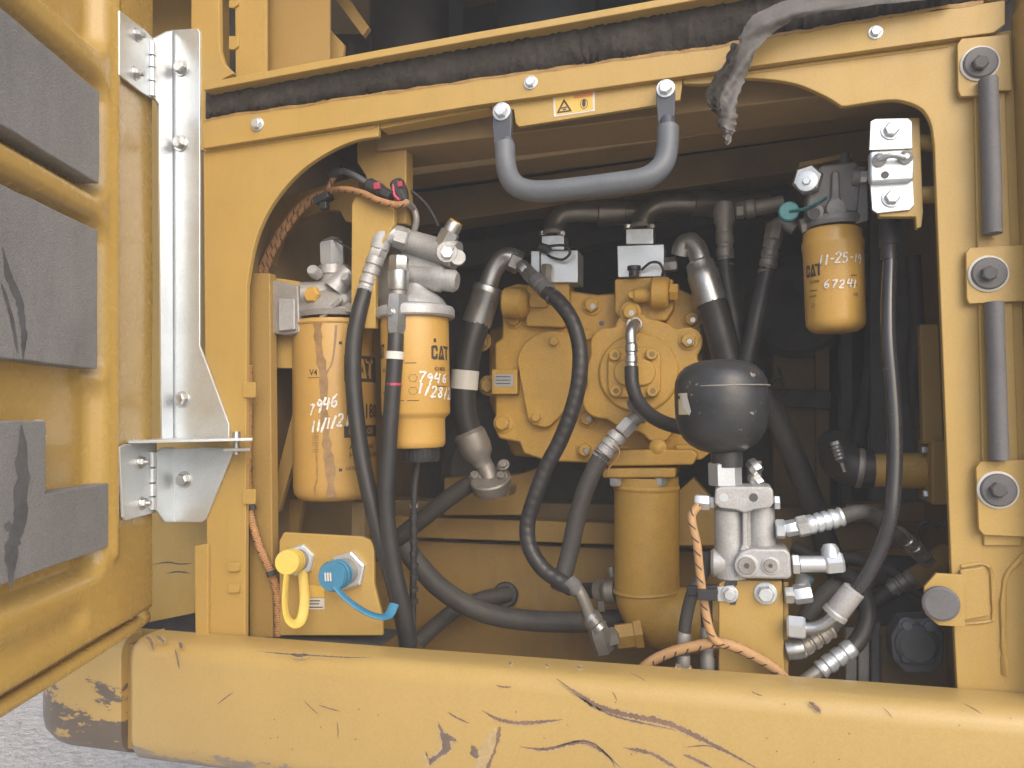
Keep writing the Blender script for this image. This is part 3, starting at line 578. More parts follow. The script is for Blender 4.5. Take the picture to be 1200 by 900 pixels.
def zf(p, z): return V((p.x, p.y, z))
A(hg, 'stay_plate', MB().prism([zf(a_, zs), zf(P(150, 519, -.125), zs), zf(b_, zs), zf(c_, zs), zf(d_, zs), zf(P(160, 520, -.07), zs)], (0, 0, .0045)), M_['zinc'], .0008)
A(hg, 'stay_plate', MB().prism([zf(P(262, 525, -.055), zs - .016), zf(P(293, 525, -.05), zs - .016), zf(P(292, 525, -.012), zs - .016), zf(P(235, 525, -.008), zs - .016)], (0, 0, .0045)), M_['zinc'], .0008)
pz = P(277, 515, -.035)
A(hg, 'stop_pin', MB().lathe((pz.x, pz.y, zs - .022), (pz.x, pz.y, zs + .014), [(0, .005), (.55, .005), (.56, .007), (1, .006)], 14), M_['steel'])
pz = P(152, 518, -.10)
A(hg, 'stop_pin', MB().lathe((pz.x, pz.y, zs), (pz.x, pz.y, zs + .012), [(0, .007), (.8, .007), (1, .005)], 14), M_['steel'])

# ================================================================== grab handle and warning sticker
gh = T('grab_handle', 'grey sleeved grab handle bolted to the top rail', 'handle', (690, 220, -.04))
for i, (x, y, x2, y2) in enumerate(((588, 131, 594, 176), (780, 104, 783, 150))):
    A(gh, 'end_tab', plate(arc(x, y - 2, 11, 10, 180, 360, 6) + [(x + 11, y + 20), (x + 10, y2 - 6), (x + 12, y2), (x - 9, y2), (x - 10, y + 26), (x - 11, y + 20)], -.030, .008), M_['handle_tab'], .0015)
    A(gh, 'spacer', cyl((x, y, -.022), (x, y, -.002), 9), M_['steel']); bolt(gh, (x, y, -.030), 8.2, M_['zinc'])
A(gh, 'steel_bar', MB().tube([P(594, 165, -.030), P(594, 178, -.036)], .010, 12, 2), M_['handle_tab'])
A(gh, 'steel_bar', MB().tube([P(782, 140, -.030), P(783, 152, -.036)], .010, 12, 2), M_['handle_tab'])
A(gh, 'rubber_sleeve', MB().tube([P(*q) for q in ((591.5, 170, -.033), (592.5, 190, -.040), (596, 206, -.046), (604, 217, -.052), (618, 223, -.055), (640, 224, -.056), (680, 220, -.056), (720, 215, -.056), (752, 210, -.055), (768, 202, -.052), (778, 190, -.047), (782, 172, -.040), (783, 150, -.033))],
    .0148, 18, 6), M_['handle'], ang=60)
ws = T('warning_sticker', 'yellow warning sticker with triangle and hand symbol on the top rail', 'sticker', (672, 134, -.002))
sq = [(648, 113), (697, 106), (697, 130), (649, 137)]
def sp_(u, v): a, b, c, d = [V(q_) for q_ in sq]; q_ = a.lerp(b, u).lerp(d.lerp(c, u), v); return (q_.x, q_.y)
def spl(uvs, Y): return [P(*sp_(u, v), Y) for u, v in uvs]
A(ws, 'backing', MB().prism(spl([(0, 0), (1, 0), (1, 1), (0, 1)], -.0016), (0, .0005, 0)), M_['white'])
A(ws, 'yellow_field', sheet(MB(), spl([(.05, .08), (.95, .08), (.95, .92), (.05, .92)], -.0019)), M_['stick'])
A(ws, 'orange_header', sheet(MB(), spl([(.5, .08), (.95, .08), (.95, .26), (.5, .26)], -.0022)), M_['stick_o'])
t3 = [(.26, .18), (.45, .85), (.07, .85)]; t4 = [(.26, .36), (.38, .77), (.14, .77)]
mb = MB(); mb.add(spl(t3 + t4, -.0022), [(0, 1, 4, 3), (1, 2, 5, 4), (2, 0, 3, 5)]); A(ws, 'triangle_symbol', mb, M_['print'])
A(ws, 'hazard_symbol', sheet(sheet(MB(), spl([(.19, .60), (.33, .58), (.33, .64), (.19, .66)], -.0022)), spl([(.22, .68), (.31, .68), (.30, .74), (.23, .74)], -.0022)), M_['print'])
mb = MB(); k = [(.74 + .095 * math.cos(a * .3142 * 2), .58 + .25 * math.sin(a * .3142 * 2)) for a in range(10)]; k2 = [(.74 + (x - .74) * .85, .58 + (y - .58) * .85) for x, y in k]
mb.add(spl(k + k2, -.0022), [(i, (i + 1) % 10, 10 + (i + 1) % 10, 10 + i) for i in range(10)]); A(ws, 'ring_symbol', mb, M_['print'])
A(ws, 'hand_symbol', sheet(MB(), spl([(.70, .42), (.73, .38), (.76, .38), (.78, .44), (.78, .62), (.75, .74), (.71, .70), (.69, .58)], -.0022)), M_['print'])

# ================================================================== rubber door stops and tube seals on the right post
def stop(name, pts, cx, cy, r, Y, label, ring=True, domed=False):
    t = T(name, label, 'rubber stop', (cx, cy, Y), 'rubber stops on the right post')
    A(t, 'tab_plate', plate(pts, Y, .006), M_['yellow'], .001)
    if ring: A(t, 'white_ring', stub((cx, cy, Y), FWD, 3, [(0, r), (.6, r), (1, r * .92)], 28), M_['white'])
    A(t, 'rubber_disc', stub((cx, cy, Y), FWD, 7 if ring else 9, [(0, r * .88), (.6, r * .88), (.9, r * .8), (1, r * .55)] if ring else [(0, r * .9), (.3, r), (.8, r), (1, r * .86)], 28), M_['tubeseal'])
    if ring: bolt(t, (cx, cy, Y - .008), r * .42, M_['dark'], washer=False)
    return t
stop('door_stop', [(1127, 45), (1183, 40), (1186, 106), (1172, 106), (1166, 111), (1126, 113), (1123, 106), (1122, 52)], 1148, 75, 21, -.012, 'uppermost round rubber stop with white ring on the right post')
stop('door_stop', [(1137, 290), (1215, 286), (1215, 352), (1136, 356), (1133, 350), (1132, 296)], 1158, 321, 21.5, -.012, 'round rubber stop with white ring between the two tube seals')
stop('door_stop', [(1149, 541), (1215, 538), (1215, 630), (1153, 627), (1147, 620), (1144, 548)], 1169, 574, 22, -.014, 'round rubber stop with white ring below the lower tube seal')
stop('door_stop', [(1097, 672), (1130, 674), (1131, 735), (1100, 733), (1085, 720), (1083, 688)], 1101, 706, 20, -.016, 'plain grey rubber disc without ring low on the right post', ring=False)
for pts, lb, nm in ((((1158, 93, -.02), (1160, 150, -.02), (1162, 210, -.02), (1163, 274, -.02)), 'upper grey tube seal on the right post', 'tube_seal'), (((1165, 354, -.02), (1167, 420, -.02), (1169, 480, -.02), (1171, 539, -.02)), 'lower grey tube seal on the right post', 'tube_seal')):
    k = S(*pts[0]); tag(A(None, nm, MB().tube([P(*q_) for q_ in pts], 12.5 * k, 14, 6, flat=.8), M_['tubeseal'], ang=60), lb, 'seal', 'tube seals on the right post')
# ================================================================== print and handwriting wrapped on round cans
class Can:
    def __init__(s, cx, ytop, ybot, Y, rpx):
        s.k = S(cx, (ytop + ybot) / 2, Y); s.r = rpx * s.k; b = P(cx, ybot, Y); s.c = b; s.z0 = b.z; s.z1 = P(cx, ytop, Y).z
    def hit(s, x, y):                       # pixel -> (arc length, height) on the can
        d = ray(x, y); o = CAM - s.c; a = d.x ** 2 + d.y ** 2; b = 2 * (o.x * d.x + o.y * d.y); c = o.x ** 2 + o.y ** 2 - s.r ** 2
        disc = b * b - 4 * a * c; t = (-b - math.sqrt(max(disc, 0))) / (2 * a); p = CAM + d * t
        return math.atan2(p.x - s.c.x, -(p.y - s.c.y)) * s.r, p.z
    def at(s, u, z, off=.0005): a = u / s.r; rr = s.r + off; return V((s.c.x + rr * math.sin(a), s.c.y - rr * math.cos(a), z))
    def patch(s, x0, y0, x1, y1, mb=None, off=.0004, n=8, m=1):
        u0, z0 = s.hit(x0, y0); u1, _ = s.hit(x1, (y0 + y1) / 2); z1 = s.hit(x0, y1)[1]; mb = mb or MB()
        vs = [s.at(u0 + (u1 - u0) * i / n, z0 + (z1 - z0) * j / m, off) for i in range(n + 1) for j in range(m + 1)]
        return mb.add(vs, [(i * (m + 1) + j, (i + 1) * (m + 1) + j, (i + 1) * (m + 1) + j + 1, i * (m + 1) + j + 1) for i in range(n) for j in range(m)])
    def strokes(s, lines, wd, off=.0006, mb=None, taper=False):        # lines: lists of (u, z)
        mb = mb or MB()
        for ln in lines:
            pts = [V((u, 0, z)) for u, z in ln]; pp = spline(pts, 4) if len(pts) > 2 else [pts[0].lerp(pts[1], i / 6) for i in range(7)]; n_ = len(pp); vs = []
            for i, p in enumerate(pp):
                t = (pp[min(i + 1, n_ - 1)] - pp[max(i - 1, 0)]); t = t.normalized() if t.length > 1e-9 else V((1, 0, 0)); q = V((-t.z, 0, t.x)) * wd / 2 * random.uniform(.55, 1.3)
                vs += [s.at((p + q).x, (p + q).z, off), s.at((p - q).x, (p - q).z, off)]
            mb.add(vs, [(2 * i, 2 * i + 1, 2 * i + 3, 2 * i + 2) for i in range(n_ - 1)])
        return mb
DIG = {'0': [[(.3, 1), (0, .6), (.1, .05), (.4, 0), (.6, .5), (.5, .9), (.3, 1)]], '1': [[(.3, 1), (.25, 0)]], '2': [[(.02, .8), (.2, 1), (.5, .95), (.5, .65), (.2, .25), (0, .02)], [(0, .02), (.6, .05)]],
    '4': [[(.15, 1), (.02, .45), (.55, .5)], [(.5, .95), (.42, 0)]], '5': [[(.55, 1), (.1, 1)], [(.1, 1), (.08, .6), (.4, .6), (.55, .3), (.35, 0), (.02, .1)]], '6': [[(.45, 1), (.1, .6), (.05, .2), (.3, 0), (.5, .2), (.4, .45), (.08, .3)]],
    '7': [[(0, .95), (.55, 1)], [(.55, 1), (.35, .5), (.2, 0)]], '8': [[(.45, .9), (.2, 1), (.1, .75), (.45, .4), (.45, .1), (.2, 0), (.05, .25), (.3, .5), (.5, .8), (.4, .95)]], '9': [[(.5, .8), (.25, 1), (.05, .75), (.25, .55), (.5, .8), (.45, .4), (.3, 0)]],
    '/': [[(.4, 1.05), (.05, -.1)]], '-': [[(.1, .5), (.5, .52)]]}
def scrawl(can, text, x, y, hpx, wpx, slope=0.0):           # handwriting whose first character starts at pixel (x, y) = lower left
    u, z = can.hit(x, y); h, w_ = hpx * can.k, wpx * can.k; out = []
    for i, ch in enumerate(text):
        if ch != ' ':
            jx, jz, sc = random.uniform(-.1, .1) * w_, random.uniform(-.08, .08) * h, random.uniform(.9, 1.1)
            for st in DIG[ch]: out.append([(u + jx + (px_ + py_ * .18) * w_ * sc, z + jz + i * w_ * slope + py_ * h * sc) for px_, py_ in st])
        u += w_ * (.62 if ch in '1/-' else .85)
    return out
GLY = {'C': [[(.9, .75), (.85, 1), (.1, 1), (0, .9), (0, .1), (.1, 0), (.85, 0), (.9, .25)]]}
def text(can, s, x, y, hpx, m=None, off=.0006, bold=.0, wide=1.0, mb=None, name=None):       # typeset word, lower left corner at the pixel
    cu = bpy.data.curves.new('lettering', 'FONT'); cu.body = s; cu.size = 1; cu.offset = bold; cu.resolution_u = 2
    o = bpy.data.objects.new('lettering', cu); COL.objects.link(o); dg = bpy.context.evaluated_depsgraph_get(); me = bpy.data.meshes.new_from_object(o.evaluated_get(dg))
    u, z = can.hit(x, y); k = hpx * can.k / .72; mb = mb or MB()
    mb.add([can.at(u + v.co.x * k * wide, z + v.co.y * k, off) for v in me.vertices], [tuple(p.vertices) for p in me.polygons])
    bpy.data.objects.remove(o); bpy.data.curves.remove(cu); bpy.data.meshes.remove(me); return mb
def logo(can, x, y, wpx, hpx, off=.0006):                # heavy three letter mark with the triangle under the middle letter
    u, z = can.hit(x, y); k, h = wpx * can.k, hpx * can.k; mb = MB()
    def quad(pts): mb.add([can.at(u + a * k, z + b * h, off) for a, b in pts], [tuple(range(len(pts)))])
    for q in ([(0, .08), (.09, .0), (.09, 1), (0, .92)], [(.09, .78), (.22, .78), (.28, .92), (.24, 1), (.09, 1)], [(.09, 0), (.24, 0), (.28, .08), (.22, .22), (.09, .22)], [(.2, .6), (.29, .6), (.29, .92), (.2, .8)], [(.2, .2), (.29, .08), (.29, .4), (.2, .4)],
              [(.32, 0), (.41, 0), (.5, .72), (.45, 1)], [(.5, .72), (.45, 1), (.55, 1)], [(.5, .72), (.55, 1), (.68, 0), (.59, 0)], [(.39, 0), (.61, 0), (.5, .38)], [(.66, .8), (1, .8), (1, 1), (.6, 1)], [(.78, 0), (.89, 0), (.89, .8), (.78, .8)]): quad(q)
    return mb
def can_body(par, name, can, prof, m, seg=40):           # prof: (height px above the base, radius px)
    k = can.k; h = max(t for t, _ in prof)
    return A(par, name, MB().lathe((can.c.x, can.c.y, can.z0), (can.c.x, can.c.y, can.z0 + h * k), [(t / h, r * k) for t, r in prof], seg), m, ang=40)

# ================================================================== engine oil filter (left)
f1 = T('oil_filter', 'large oil streaked yellow filter can with black and white print at the left', 'filter', (388, 585, .11))
c1 = Can(393, 378, 585, .11, 47.5)
can_body(f1, 'filter_can', c1, [(0, 22), (1, 37), (4, 43), (9, 46.5), (16, 47.5), (204, 47.5), (207, 46.5), (208, 44)], M_['can_old'])
can_body(f1, 'rolled_rim', c1, [(201, 48), (203, 49), (205, 48)], M_['can_old'])
A(f1, 'black_box', c1.patch(403, 416, 446, 447), M_['print'])
for s_, x, y, h, mm, bo, wd in (('1R-1808', 403, 490, 16, 'print', .03, .8), ('V4', 363, 440, 7, 'print', .01, .9), ('Engine Oil', 408, 509, 7, 'can_old', .01, .9), ('Advanced', 409, 527, 7.5, 'print', .01, .9), ('High Efficiency', 409, 537, 7.5, 'print', .01, .9), ('CATERPILLAR', 405, 551, 3.6, 'print', .02, .9)):
    if s_ == 'Engine Oil': A(f1, 'black_box', c1.patch(403, 499, 446, 513), M_['print'])
    A(f1, 'lettering', text(c1, s_, x, y, h, off=.0009 if s_ == 'Engine Oil' else .0006, bold=bo, wide=wd), M_[mm])
A(f1, 'logo', logo(c1, 406, 443, 40, 22, off=.0009), M_['can_old'])
A(f1, 'print_rule', c1.patch(361, 442.5, 376, 443.2), M_['print'])
for y in (402, 551): A(f1, 'print_mark', c1.patch(397, y - 2, 401, y + 1.5), M_['print'])
mb = MB()
for i in range(9): c1.patch(366, 508 + i * 2.6, 373.5, 508 + i * 2.6 + (1.4 if i % 3 else .7), mb, n=3)
A(f1, 'barcode', mb, M_['oil2'])
def streak(can, pts, wpx, m, par, name='oil_streak', off=.0008): return A(par, name, can.strokes([[can.hit(*q) for q in pts]], wpx * can.k, off), M_[m])
streak(c1, [(372, 379), (374, 410), (379, 440), (380, 480), (383, 520), (387, 550), (388, 583)], 9, 'oil', f1)
streak(c1, [(394, 381), (392, 405), (389, 425), (382, 438)], 2.2, 'oil', f1); streak(c1, [(369, 500), (371, 535), (372, 560), (369, 572), (371, 583)], 2, 'oil2', f1)
streak(c1, [(438, 384), (436, 410), (431, 440)], 3, 'oil', f1)
A(f1, 'handwriting', c1.strokes(scrawl(c1, '7946', 362, 486, 13, 10, .25), 2.3 * c1.k, .0011), M_['marker'])
A(f1, 'handwriting', c1.strokes(scrawl(c1, '11/1/21', 364, 507, 13, 9.5, .12), 2.3 * c1.k, .0011), M_['marker'])
h1 = T('oil_filter_casting', 'grey cast filter head with hex cap above the oil streaked filter', 'filter mount', (390, 375, .11))
A(h1, 'mount_block', plate([(301, 330), (308, 326), (349, 334), (351, 390), (335, 393), (304, 389)], .045, .03), M_['alu_d'], .003)
A(h1, 'mount_rib', plate([(326, 350), (345, 350), (345, 386), (326, 388)], .038, .007), M_['alu'], .002)
for x, y in ((313, 340), (312, 380)): bolt(h1, (x, y, .045), 5, M_['alu_d'])
A(h1, 'cast_body', stub((393, 374, .11), UP, 62, [(0, 46), (.1, 48), (.25, 42), (.4, 36), (.55, 24), (.8, 20), (1, 19)], 28), M_['alu_d'])
A(h1, 'side_boss', cyl((352, 346, .07), (440, 348, .13), [(0, 15), (.3, 18), (1, 20)], 20), M_['alu_d'])
A(h1, 'cast_arm', cyl((392, 340, .075), (410, 318, .085), [(0, 14), (1, 11)], 16), M_['alu'])
A(h1, 'yellow_plug', stub((368, 346, .055), FWD, 9, [(0, 10), (.7, 10), (1, 8)], 6), M_['can'])
for x, y, q in ((372, 322, 7), (410, 330, 6), (408, 356, 7), (430, 352, 6)): A(h1, 'cast_boss', stub((x, y, .075), FWD + UP * .3, 14, [(0, q), (.8, q), (1, q * .8)], 14), M_['alu'])
A(h1, 'cast_rib', plate([(352, 362), (386, 352), (432, 358), (432, 368), (384, 364), (354, 372)], .058, .02), M_['alu_d'], .002)
nut(h1, (390, 312, .10), (389, 284, .10), 15, M_['zinc'], 'hex_cap', .4); A(h1, 'cap_top', cyl((389, 284, .10), (388, 278, .10), [(0, 13), (.6, 9), (1, 3)], 16), M_['steel'])
A(h1, 'cap_collar', cyl((390, 322, .10), (390, 312, .10), [(0, 15), (1, 14)], 20), M_['alu'])
A(h1, 'sensor_wire', MB().tube([P(*q) for q in ((392, 281, .085), (410, 291, .07), (430, 301, .055), (446, 310, .05))], .0017, 8, 6), M_['plug'])
A(h1, 'clamp_lever', MB().box(P(388, 362, .05), (.05, .008, .008), (V((.8, 0, .6)), V((0, 1, 0)), V((-.6, 0, .8)))), M_['alu_d'], .002)

# ================================================================== fuel filter (second can)
f2 = T('fuel_filter', 'bright yellow filter can with black collar and white date scrawl', 'filter', (488, 540, .08))
c2 = Can(488, 372, 525, .08, 40)
can_body(f2, 'filter_can', c2, [(0, 25), (1, 31), (4, 33.5), (9, 34), (33, 34), (36, 35.5), (39, 39), (42, 40), (145, 40), (153, 39)], M_['can'])
can_body(f2, 'drain_collar', Can(494, 525, 541, .08, 20), [(0, 19), (2, 20.5), (16, 20.5)], M_['plug'])
mb = MB(); cc_ = Can(494, 525, 541, .08, 20)
for i in range(26):
    a = 2 * math.pi * i / 26; p = V((cc_.c.x + cc_.r * 1.02 * math.sin(a), cc_.c.y - cc_.r * 1.02 * math.cos(a), 0)); mb.box(V((p.x, p.y, (cc_.z0 + cc_.z1) / 2)), (.0018, .0018, .018))
A(f2, 'collar_knurl', mb, M_['plug'])
A(f2, 'logo', logo(c2, 505.5, 421, 29, 16), M_['print'])
A(f2, 'logo', logo(c2, 435, 421, 19, 16), M_['print'])
for s_, x, y, h in (('423-8525', 509, 434, 4), ('423-8525', 449, 436, 4), ('Fuel', 449, 462, 3)): A(f2, 'lettering', text(c2, s_, x, y, h, bold=.02, wide=.8), M_['print'])
for x, y in ((508, 399),): A(f2, 'print_mark', c2.patch(x, y - 2.5, x + 3, y + 2), M_['print'])
for x, y, x1 in ((474, 425, 488), (511, 452, 523), (466, 469, 474), (477, 469, 491), (450, 469, 455)): A(f2, 'print_rule', c2.patch(x, y, x1, y + .9, n=3), M_['print'])
for cx_, cy_ in ((484, 443), (484, 458)):
    u, z = c2.hit(cx_, cy_); q = 4.5 * c2.k
    A(f2, 'turn_symbol', c2.strokes([[(u + q * 1.1 * math.cos(R(60 * i)), z + q * math.sin(R(60 * i))), (u + q * 1.1 * math.cos(R(60 * i + 60)), z + q * math.sin(R(60 * i + 60)))] for i in range(6)], .0006), M_['print'])
A(f2, 'handwriting', c2.strokes(scrawl(c2, '7946', 489, 448, 11, 12, -.02), 2.3 * c2.k, .0011), M_['marker'])
A(f2, 'handwriting', c2.strokes(scrawl(c2, '1/28/21', 489, 462, 12, 11.5, -.10), 2.3 * c2.k, .0011), M_['marker'])
A(f2, 'cap_ring', stub((487, 374, .08), UP, 16, [(0, 44), (.12, 46), (.6, 46), (.8, 44), (1, 34)], 40), M_['alu'])
A(f2, 'cap_cone', stub((490, 359, .08), UP, 36, [(0, 34), (.2, 30), (.5, 18), (.8, 14), (1, 14)], 28), M_['alu'])
h2 = T('fuel_filter_manifold', 'shiny cast manifold of stacked pipes above the second yellow filter', 'filter mount', (500, 325, .09))
A(h2, 'cast_arm', cyl((462, 278, .085), (535, 300, .085), [(0, 12), (.2, 14), (.8, 15), (.85, 17), (1, 17)], 20), M_['alu'])
A(h2, 'cast_arm', cyl((470, 322, .07), (536, 330, .075), [(0, 12), (.55, 13), (.6, 15), (.72, 15), (.75, 13), (.95, 13), (1, 10)], 20), M_['alu'])
A(h2, 'cast_web', plate([(470, 285), (520, 295), (520, 335), (468, 328)], .085, .02), M_['alu'], .003)
A(h2, 'cast_block', plate([(440, 272), (462, 265), (470, 285), (470, 365), (444, 365), (440, 330)], .10, .04), M_['alu_d'], .004)
A(h2, 'port_face', stub((524, 296, .068), FWD + RT * .3, 4, [(0, 13), (1, 12)], 20), M_['alu'])
A(h2, 'port_screw', stub((524, 296, .060), FWD + RT * .3, 3, [(0, 7), (1, 7)], 6), M_['steel'])
A(h2, 'port_face', stub((536, 302, .075), FWD + RT * .5, 4, [(0, 10), (1, 9)], 20), M_['alu'])
A(h2, 'cap_union', cyl((519, 290, .08), (528, 272, .08), [(0, 12), (1, 12)], 6, .2), M_['steel']); A(h2, 'cap_union', cyl((527, 274, .08), (534, 261, .08), [(0, 9.5), (.7, 9.5), (1, 8)], 16), M_['steel']); A(h2, 'brass_ring', cyl((532.5, 264, .08), (535, 259.5, .08), [(0, 9), (1, 8)], 6), M_['can'])
dl = T('drain_line', 'thin ribbed black drain line hanging below the second filter', 'drain line', (486, 740, .08))
hose(dl, [(491, 540, .08), (487, 560, .08), (485, 590, .08), (485, 640, .085), (484, 700, .09), (484, 740, .09)], 4.2, M_['rubber'], seg=8)
for i in range(9): A(dl, 'tape_band', cyl((485, 590 + i * 14, .082), (485, 595 + i * 14, .082), 5.2, 10), M_['steel_d'] if i == 0 else M_['plug'])

# ================================================================== hoses in front of the filters
def hose_thing(name, label, base): return T(name, label, 'hose', base, 'black hydraulic hoses')
h5 = hose_thing('fuel_hose', 'black hose running down in front of the oil streaked filter', (478, 745, .03))
hose(h5, [(429, 338, .045), (420, 370, .035), (414, 410, .03), (415, 460, .028), (423, 530, .028), (438, 600, .03), (458, 672, .04), (472, 725, .05), (478, 760, .06)], 9.8, M_['rubber'])
ferrule(h5, (441, 300, .052), (428, 342, .045), 10.5, M_['alu'], 3); nut(h5, (446, 288, .055), (439, 305, .052), 11, M_['alu'])
A(h5, 'elbow', MB().tube([P(*q) for q in ((444, 292, .055), (448, 280, .056), (458, 275, .06), (472, 277, .07))], 12 * S(450, 280, .055), 14, 6), M_['alu']); nut(h5, (462, 276, .062), (478, 281, .07), 13, M_['alu'])
h6 = hose_thing('fuel_hose', 'black hose with white band in front of the second yellow filter', (482, 745, .02))
hose(h6, [(464, 392, .022), (463, 415, .018), (460, 460, .016), (456, 520, .015), (453, 590, .018), (460, 655, .025), (472, 710, .035), (480, 755, .05)], 9.6, M_['rubber'])
nut(h6, (468, 300, .03), (467, 320, .03), 12, M_['steel']); A(h6, 'union', cyl((467, 318, .03), (467, 340, .03), [(0, 12), (.5, 12.5), (1, 11)], 18), M_['steel']); A(h6, 'union_thread', cyl((467, 340, .03), (466, 350, .028), 9, 14), M_['steel_d'])
A(h6, 'end_block', cyl((466, 346, .028), (464, 396, .024), [(0, 12), (.2, 13), (.8, 12), (1, 8)], 6, .5), M_['steel']); bolt(h6, (458, 366, .012), 4.5, M_['steel'], washer=True)
A(h6, 'white_band', cyl((463, 412, .018), (462.5, 421, .018), 10.6, 18), M_['white'])
A(h6, 'red_print', cyl((461, 449, .0165), (461, 452, .0165), 9.75, 18), M_['red'])

# ================================================================== coupler plate with caps
cp = T('coupler_plate', 'yellow bracket plate carrying the two capped couplers', 'bracket', (385, 740, .03))
A(cp, 'plate', plate([(327, 634), (332, 624), (424, 629), (434, 633), (438, 642), (438, 684), (448, 724), (448, 745), (327, 745)], .03, .008), M_['yellow'], .002)
A(cp, 'under_shelf', MB().box(P(390, 745, .07), (.2, .10, .004)), M_['dark'])
A(cp, 'decal', plate([(359, 685), (380, 688), (380, 700), (359, 700)], .0293, .0005), M_['stick']); A(cp, 'decal', plate([(359, 701), (380, 701), (380, 714), (359, 714)], .0293, .0005), M_['white'])
for y in (703.5, 707, 711): A(cp, 'decal_line', plate([(361, y), (378 - (y % 3) * 2, y), (378 - (y % 3) * 2, y + 1.3), (361, y + 1.3)], .0290, .0003), M_['print'])
def coupler(name, label, hexc, capc, rh, rc, m, loop):
    t = T(name, label, 'coupler', (hexc[0], hexc[1] + rh, .03)); a, b = P(hexc[0], hexc[1], .028), P(capc[0], capc[1], -.035); ax = b - a; k = S(*hexc, .02)
    A(t, 'hex_nut', MB().lathe(a, a + ax * .16, [(0, rh * k), (.8, rh * k), (1, rh * .9 * k)], 6, .3), M_['zinc'])
    A(t, 'threaded_body', MB().lathe(a, a + ax * .7, [(0, rc * .92 * k)] + [(.15 + .07 * i, (rc * (.92 if i % 2 else .84)) * k) for i in range(11)] + [(1, rc * .85 * k)], 22), M_['alu_d'])
    A(t, 'dust_cap', MB().lathe(a + ax * .5, b, [(0, rc * .95 * k), (.1, rc * 1.02 * k), (.14, rc * .97 * k), (.38, rc * .97 * k), (.42, rc * 1.02 * k), (.5, rc * 1.02 * k), (.54, rc * .97 * k), (.8, rc * .97 * k), (.86, rc * 1.04 * k), (1, rc * .95 * k)], 26), m)
    A(t, 'strap', MB().tube([P(*q) for q in loop], 5.6 * k, 10, 8, flat=.35), m, ang=60)
    return t
c_y = coupler('capped_coupler', 'yellow rubber capped coupler with looped strap', (352, 656), (336, 659), 19, 14, M_['ycap'], [(336, 672, -.035), (334, 700, -.037), (336, 722, -.035), (344, 731, -.028), (353, 726, -.015), (357, 705, 0), (356, 685, .012), (354, 668, .018)])
c_b = coupler('capped_coupler', 'blue rubber capped coupler beside the yellow one', (409, 668), (388, 676), 23, 16.5, M_['blue'], [(393, 687, -.036), (402, 698, -.036), (414, 708, -.034), (430, 718, -.030), (446, 723, -.02), (456, 720, -.005), (462, 708, .01)])
mb = MB()
for dx in (-3, 0, 3): mb.add([P(384 + dx - 1, 671, -.0375), P(384 + dx + 1, 671, -.0375), P(384 + dx + 1.6, 681, -.0375), P(384 + dx - .4, 681, -.0375)], [(0, 1, 2, 3)])
A(c_b, 'cap_mark', mb, M_['white'])

# ================================================================== wiring looms at the left
def loom(name, label, pts, r, m, base): 
    t = T(name, label, 'wiring', base); hose(t, pts, r, M_[m], 'braided_sleeve', 12, 8); return t
w1 = loom('wiring_loom', 'orange braided loom arching over the oil filter head', [(300, 330, .09), (312, 300, .09), (328, 270, .088), (346, 246, .085), (366, 231, .08), (384, 225, .075), (402, 222, .045), (424, 226, .030), (444, 235, .028), (464, 240, .028), (478, 238, .035)], 3.8, 'loom_old', (300, 330, .09))
hose(w1, [(306, 332, .095), (320, 296, .095), (340, 262, .09), (362, 238, .084), (378, 230, .078)], 4, M_['loom_old'], 'braided_sleeve', 10, 8)
hose(w1, [(384, 224, .072), (389, 212, .07), (394, 204, .07)], 3.5, M_['loom_old'], 'braided_sleeve', 8, 6)
A(w1, 'cable_tie', MB().box(P(379, 233, .068), (.030, .022, .012), (V((.95, 0, .3)), V((0, 1, 0)), V((-.3, 0, .95)))), M_['plug'], .002); A(w1, 'cable_tie', MB().box(P(380, 241, .068), (.014, .012, .014)), M_['plug'], .002)
hose(w1, [(476, 237, .035), (484, 244, .07), (488, 256, .075), (486, 268, .08), (482, 276, .085)], 4, M_['alu_d'], 'grey_wire', 8, 6)
s1 = T('sensor_lead', 'grey sensor lead with black plug under the arch', 'wiring', (440, 225, .05))
hose(s1, [(392, 202, .065), (404, 201, .06), (418, 207, .045), (432, 216, .035)], 3.8, M_['handle'], 'grey_wire', 8, 8)
A(s1, 'wire_boot', cyl((386, 203, .068), (400, 199, .063), [(0, 4), (.2, 7), (.8, 7), (1, 5)], 12), M_['plug'])
A(s1, 'plug_body', cyl((430, 215, .035), (459, 231, .035), [(0, 6), (.1, 9), (.55, 9), (.6, 7.5), (1, 7.5)], 8, .4), M_['plug'], .001); A(s1, 'lock_clip', MB().box(P(442, 218, .022), (.010, .006, .011)), M_['red'], .001)
s2 = T('sensor_plug', 'black plug with red clip and thin wire right of the column', 'wiring', (470, 230, .07))
A(s2, 'plug_body', cyl((464, 212, .045), (474, 236, .045), [(0, 7), (.1, 9), (.6, 9), (1, 6)], 8, .3), M_['plug'], .001); A(s2, 'lock_clip', MB().box(P(469, 216, .032), (.008, .006, .009)), M_['red'], .001)
A(s2, 'red_wire', MB().tube([P(*q) for q in ((461, 216, .036), (462, 228, .034), (468, 235, .034))], .003, 8, 6), M_['red'])
hose(s2, [(474, 218, .075), (492, 232, .09), (504, 246, .1), (514, 265, .11)], 2.2, M_['plug'], 'thin_wire', 8, 6)
w2 = loom('wiring_loom', 'brown braided loom clipped along the inner left post', [(291, 428, .02), (291, 480, .018), (290, 560, .016), (293, 600, .018), (304, 640, .02), (318, 672, .025), (325, 700, .03), (326, 745, .035)], 4.6, 'loom_old', (326, 740, .035))
for x, y in ((290, 549), (318, 672), (294, 595)): A(w2, 'cable_tie', cyl((x - 1, y - 3, .02), (x + 1, y + 3, .02), 6, 10), M_['plug'])

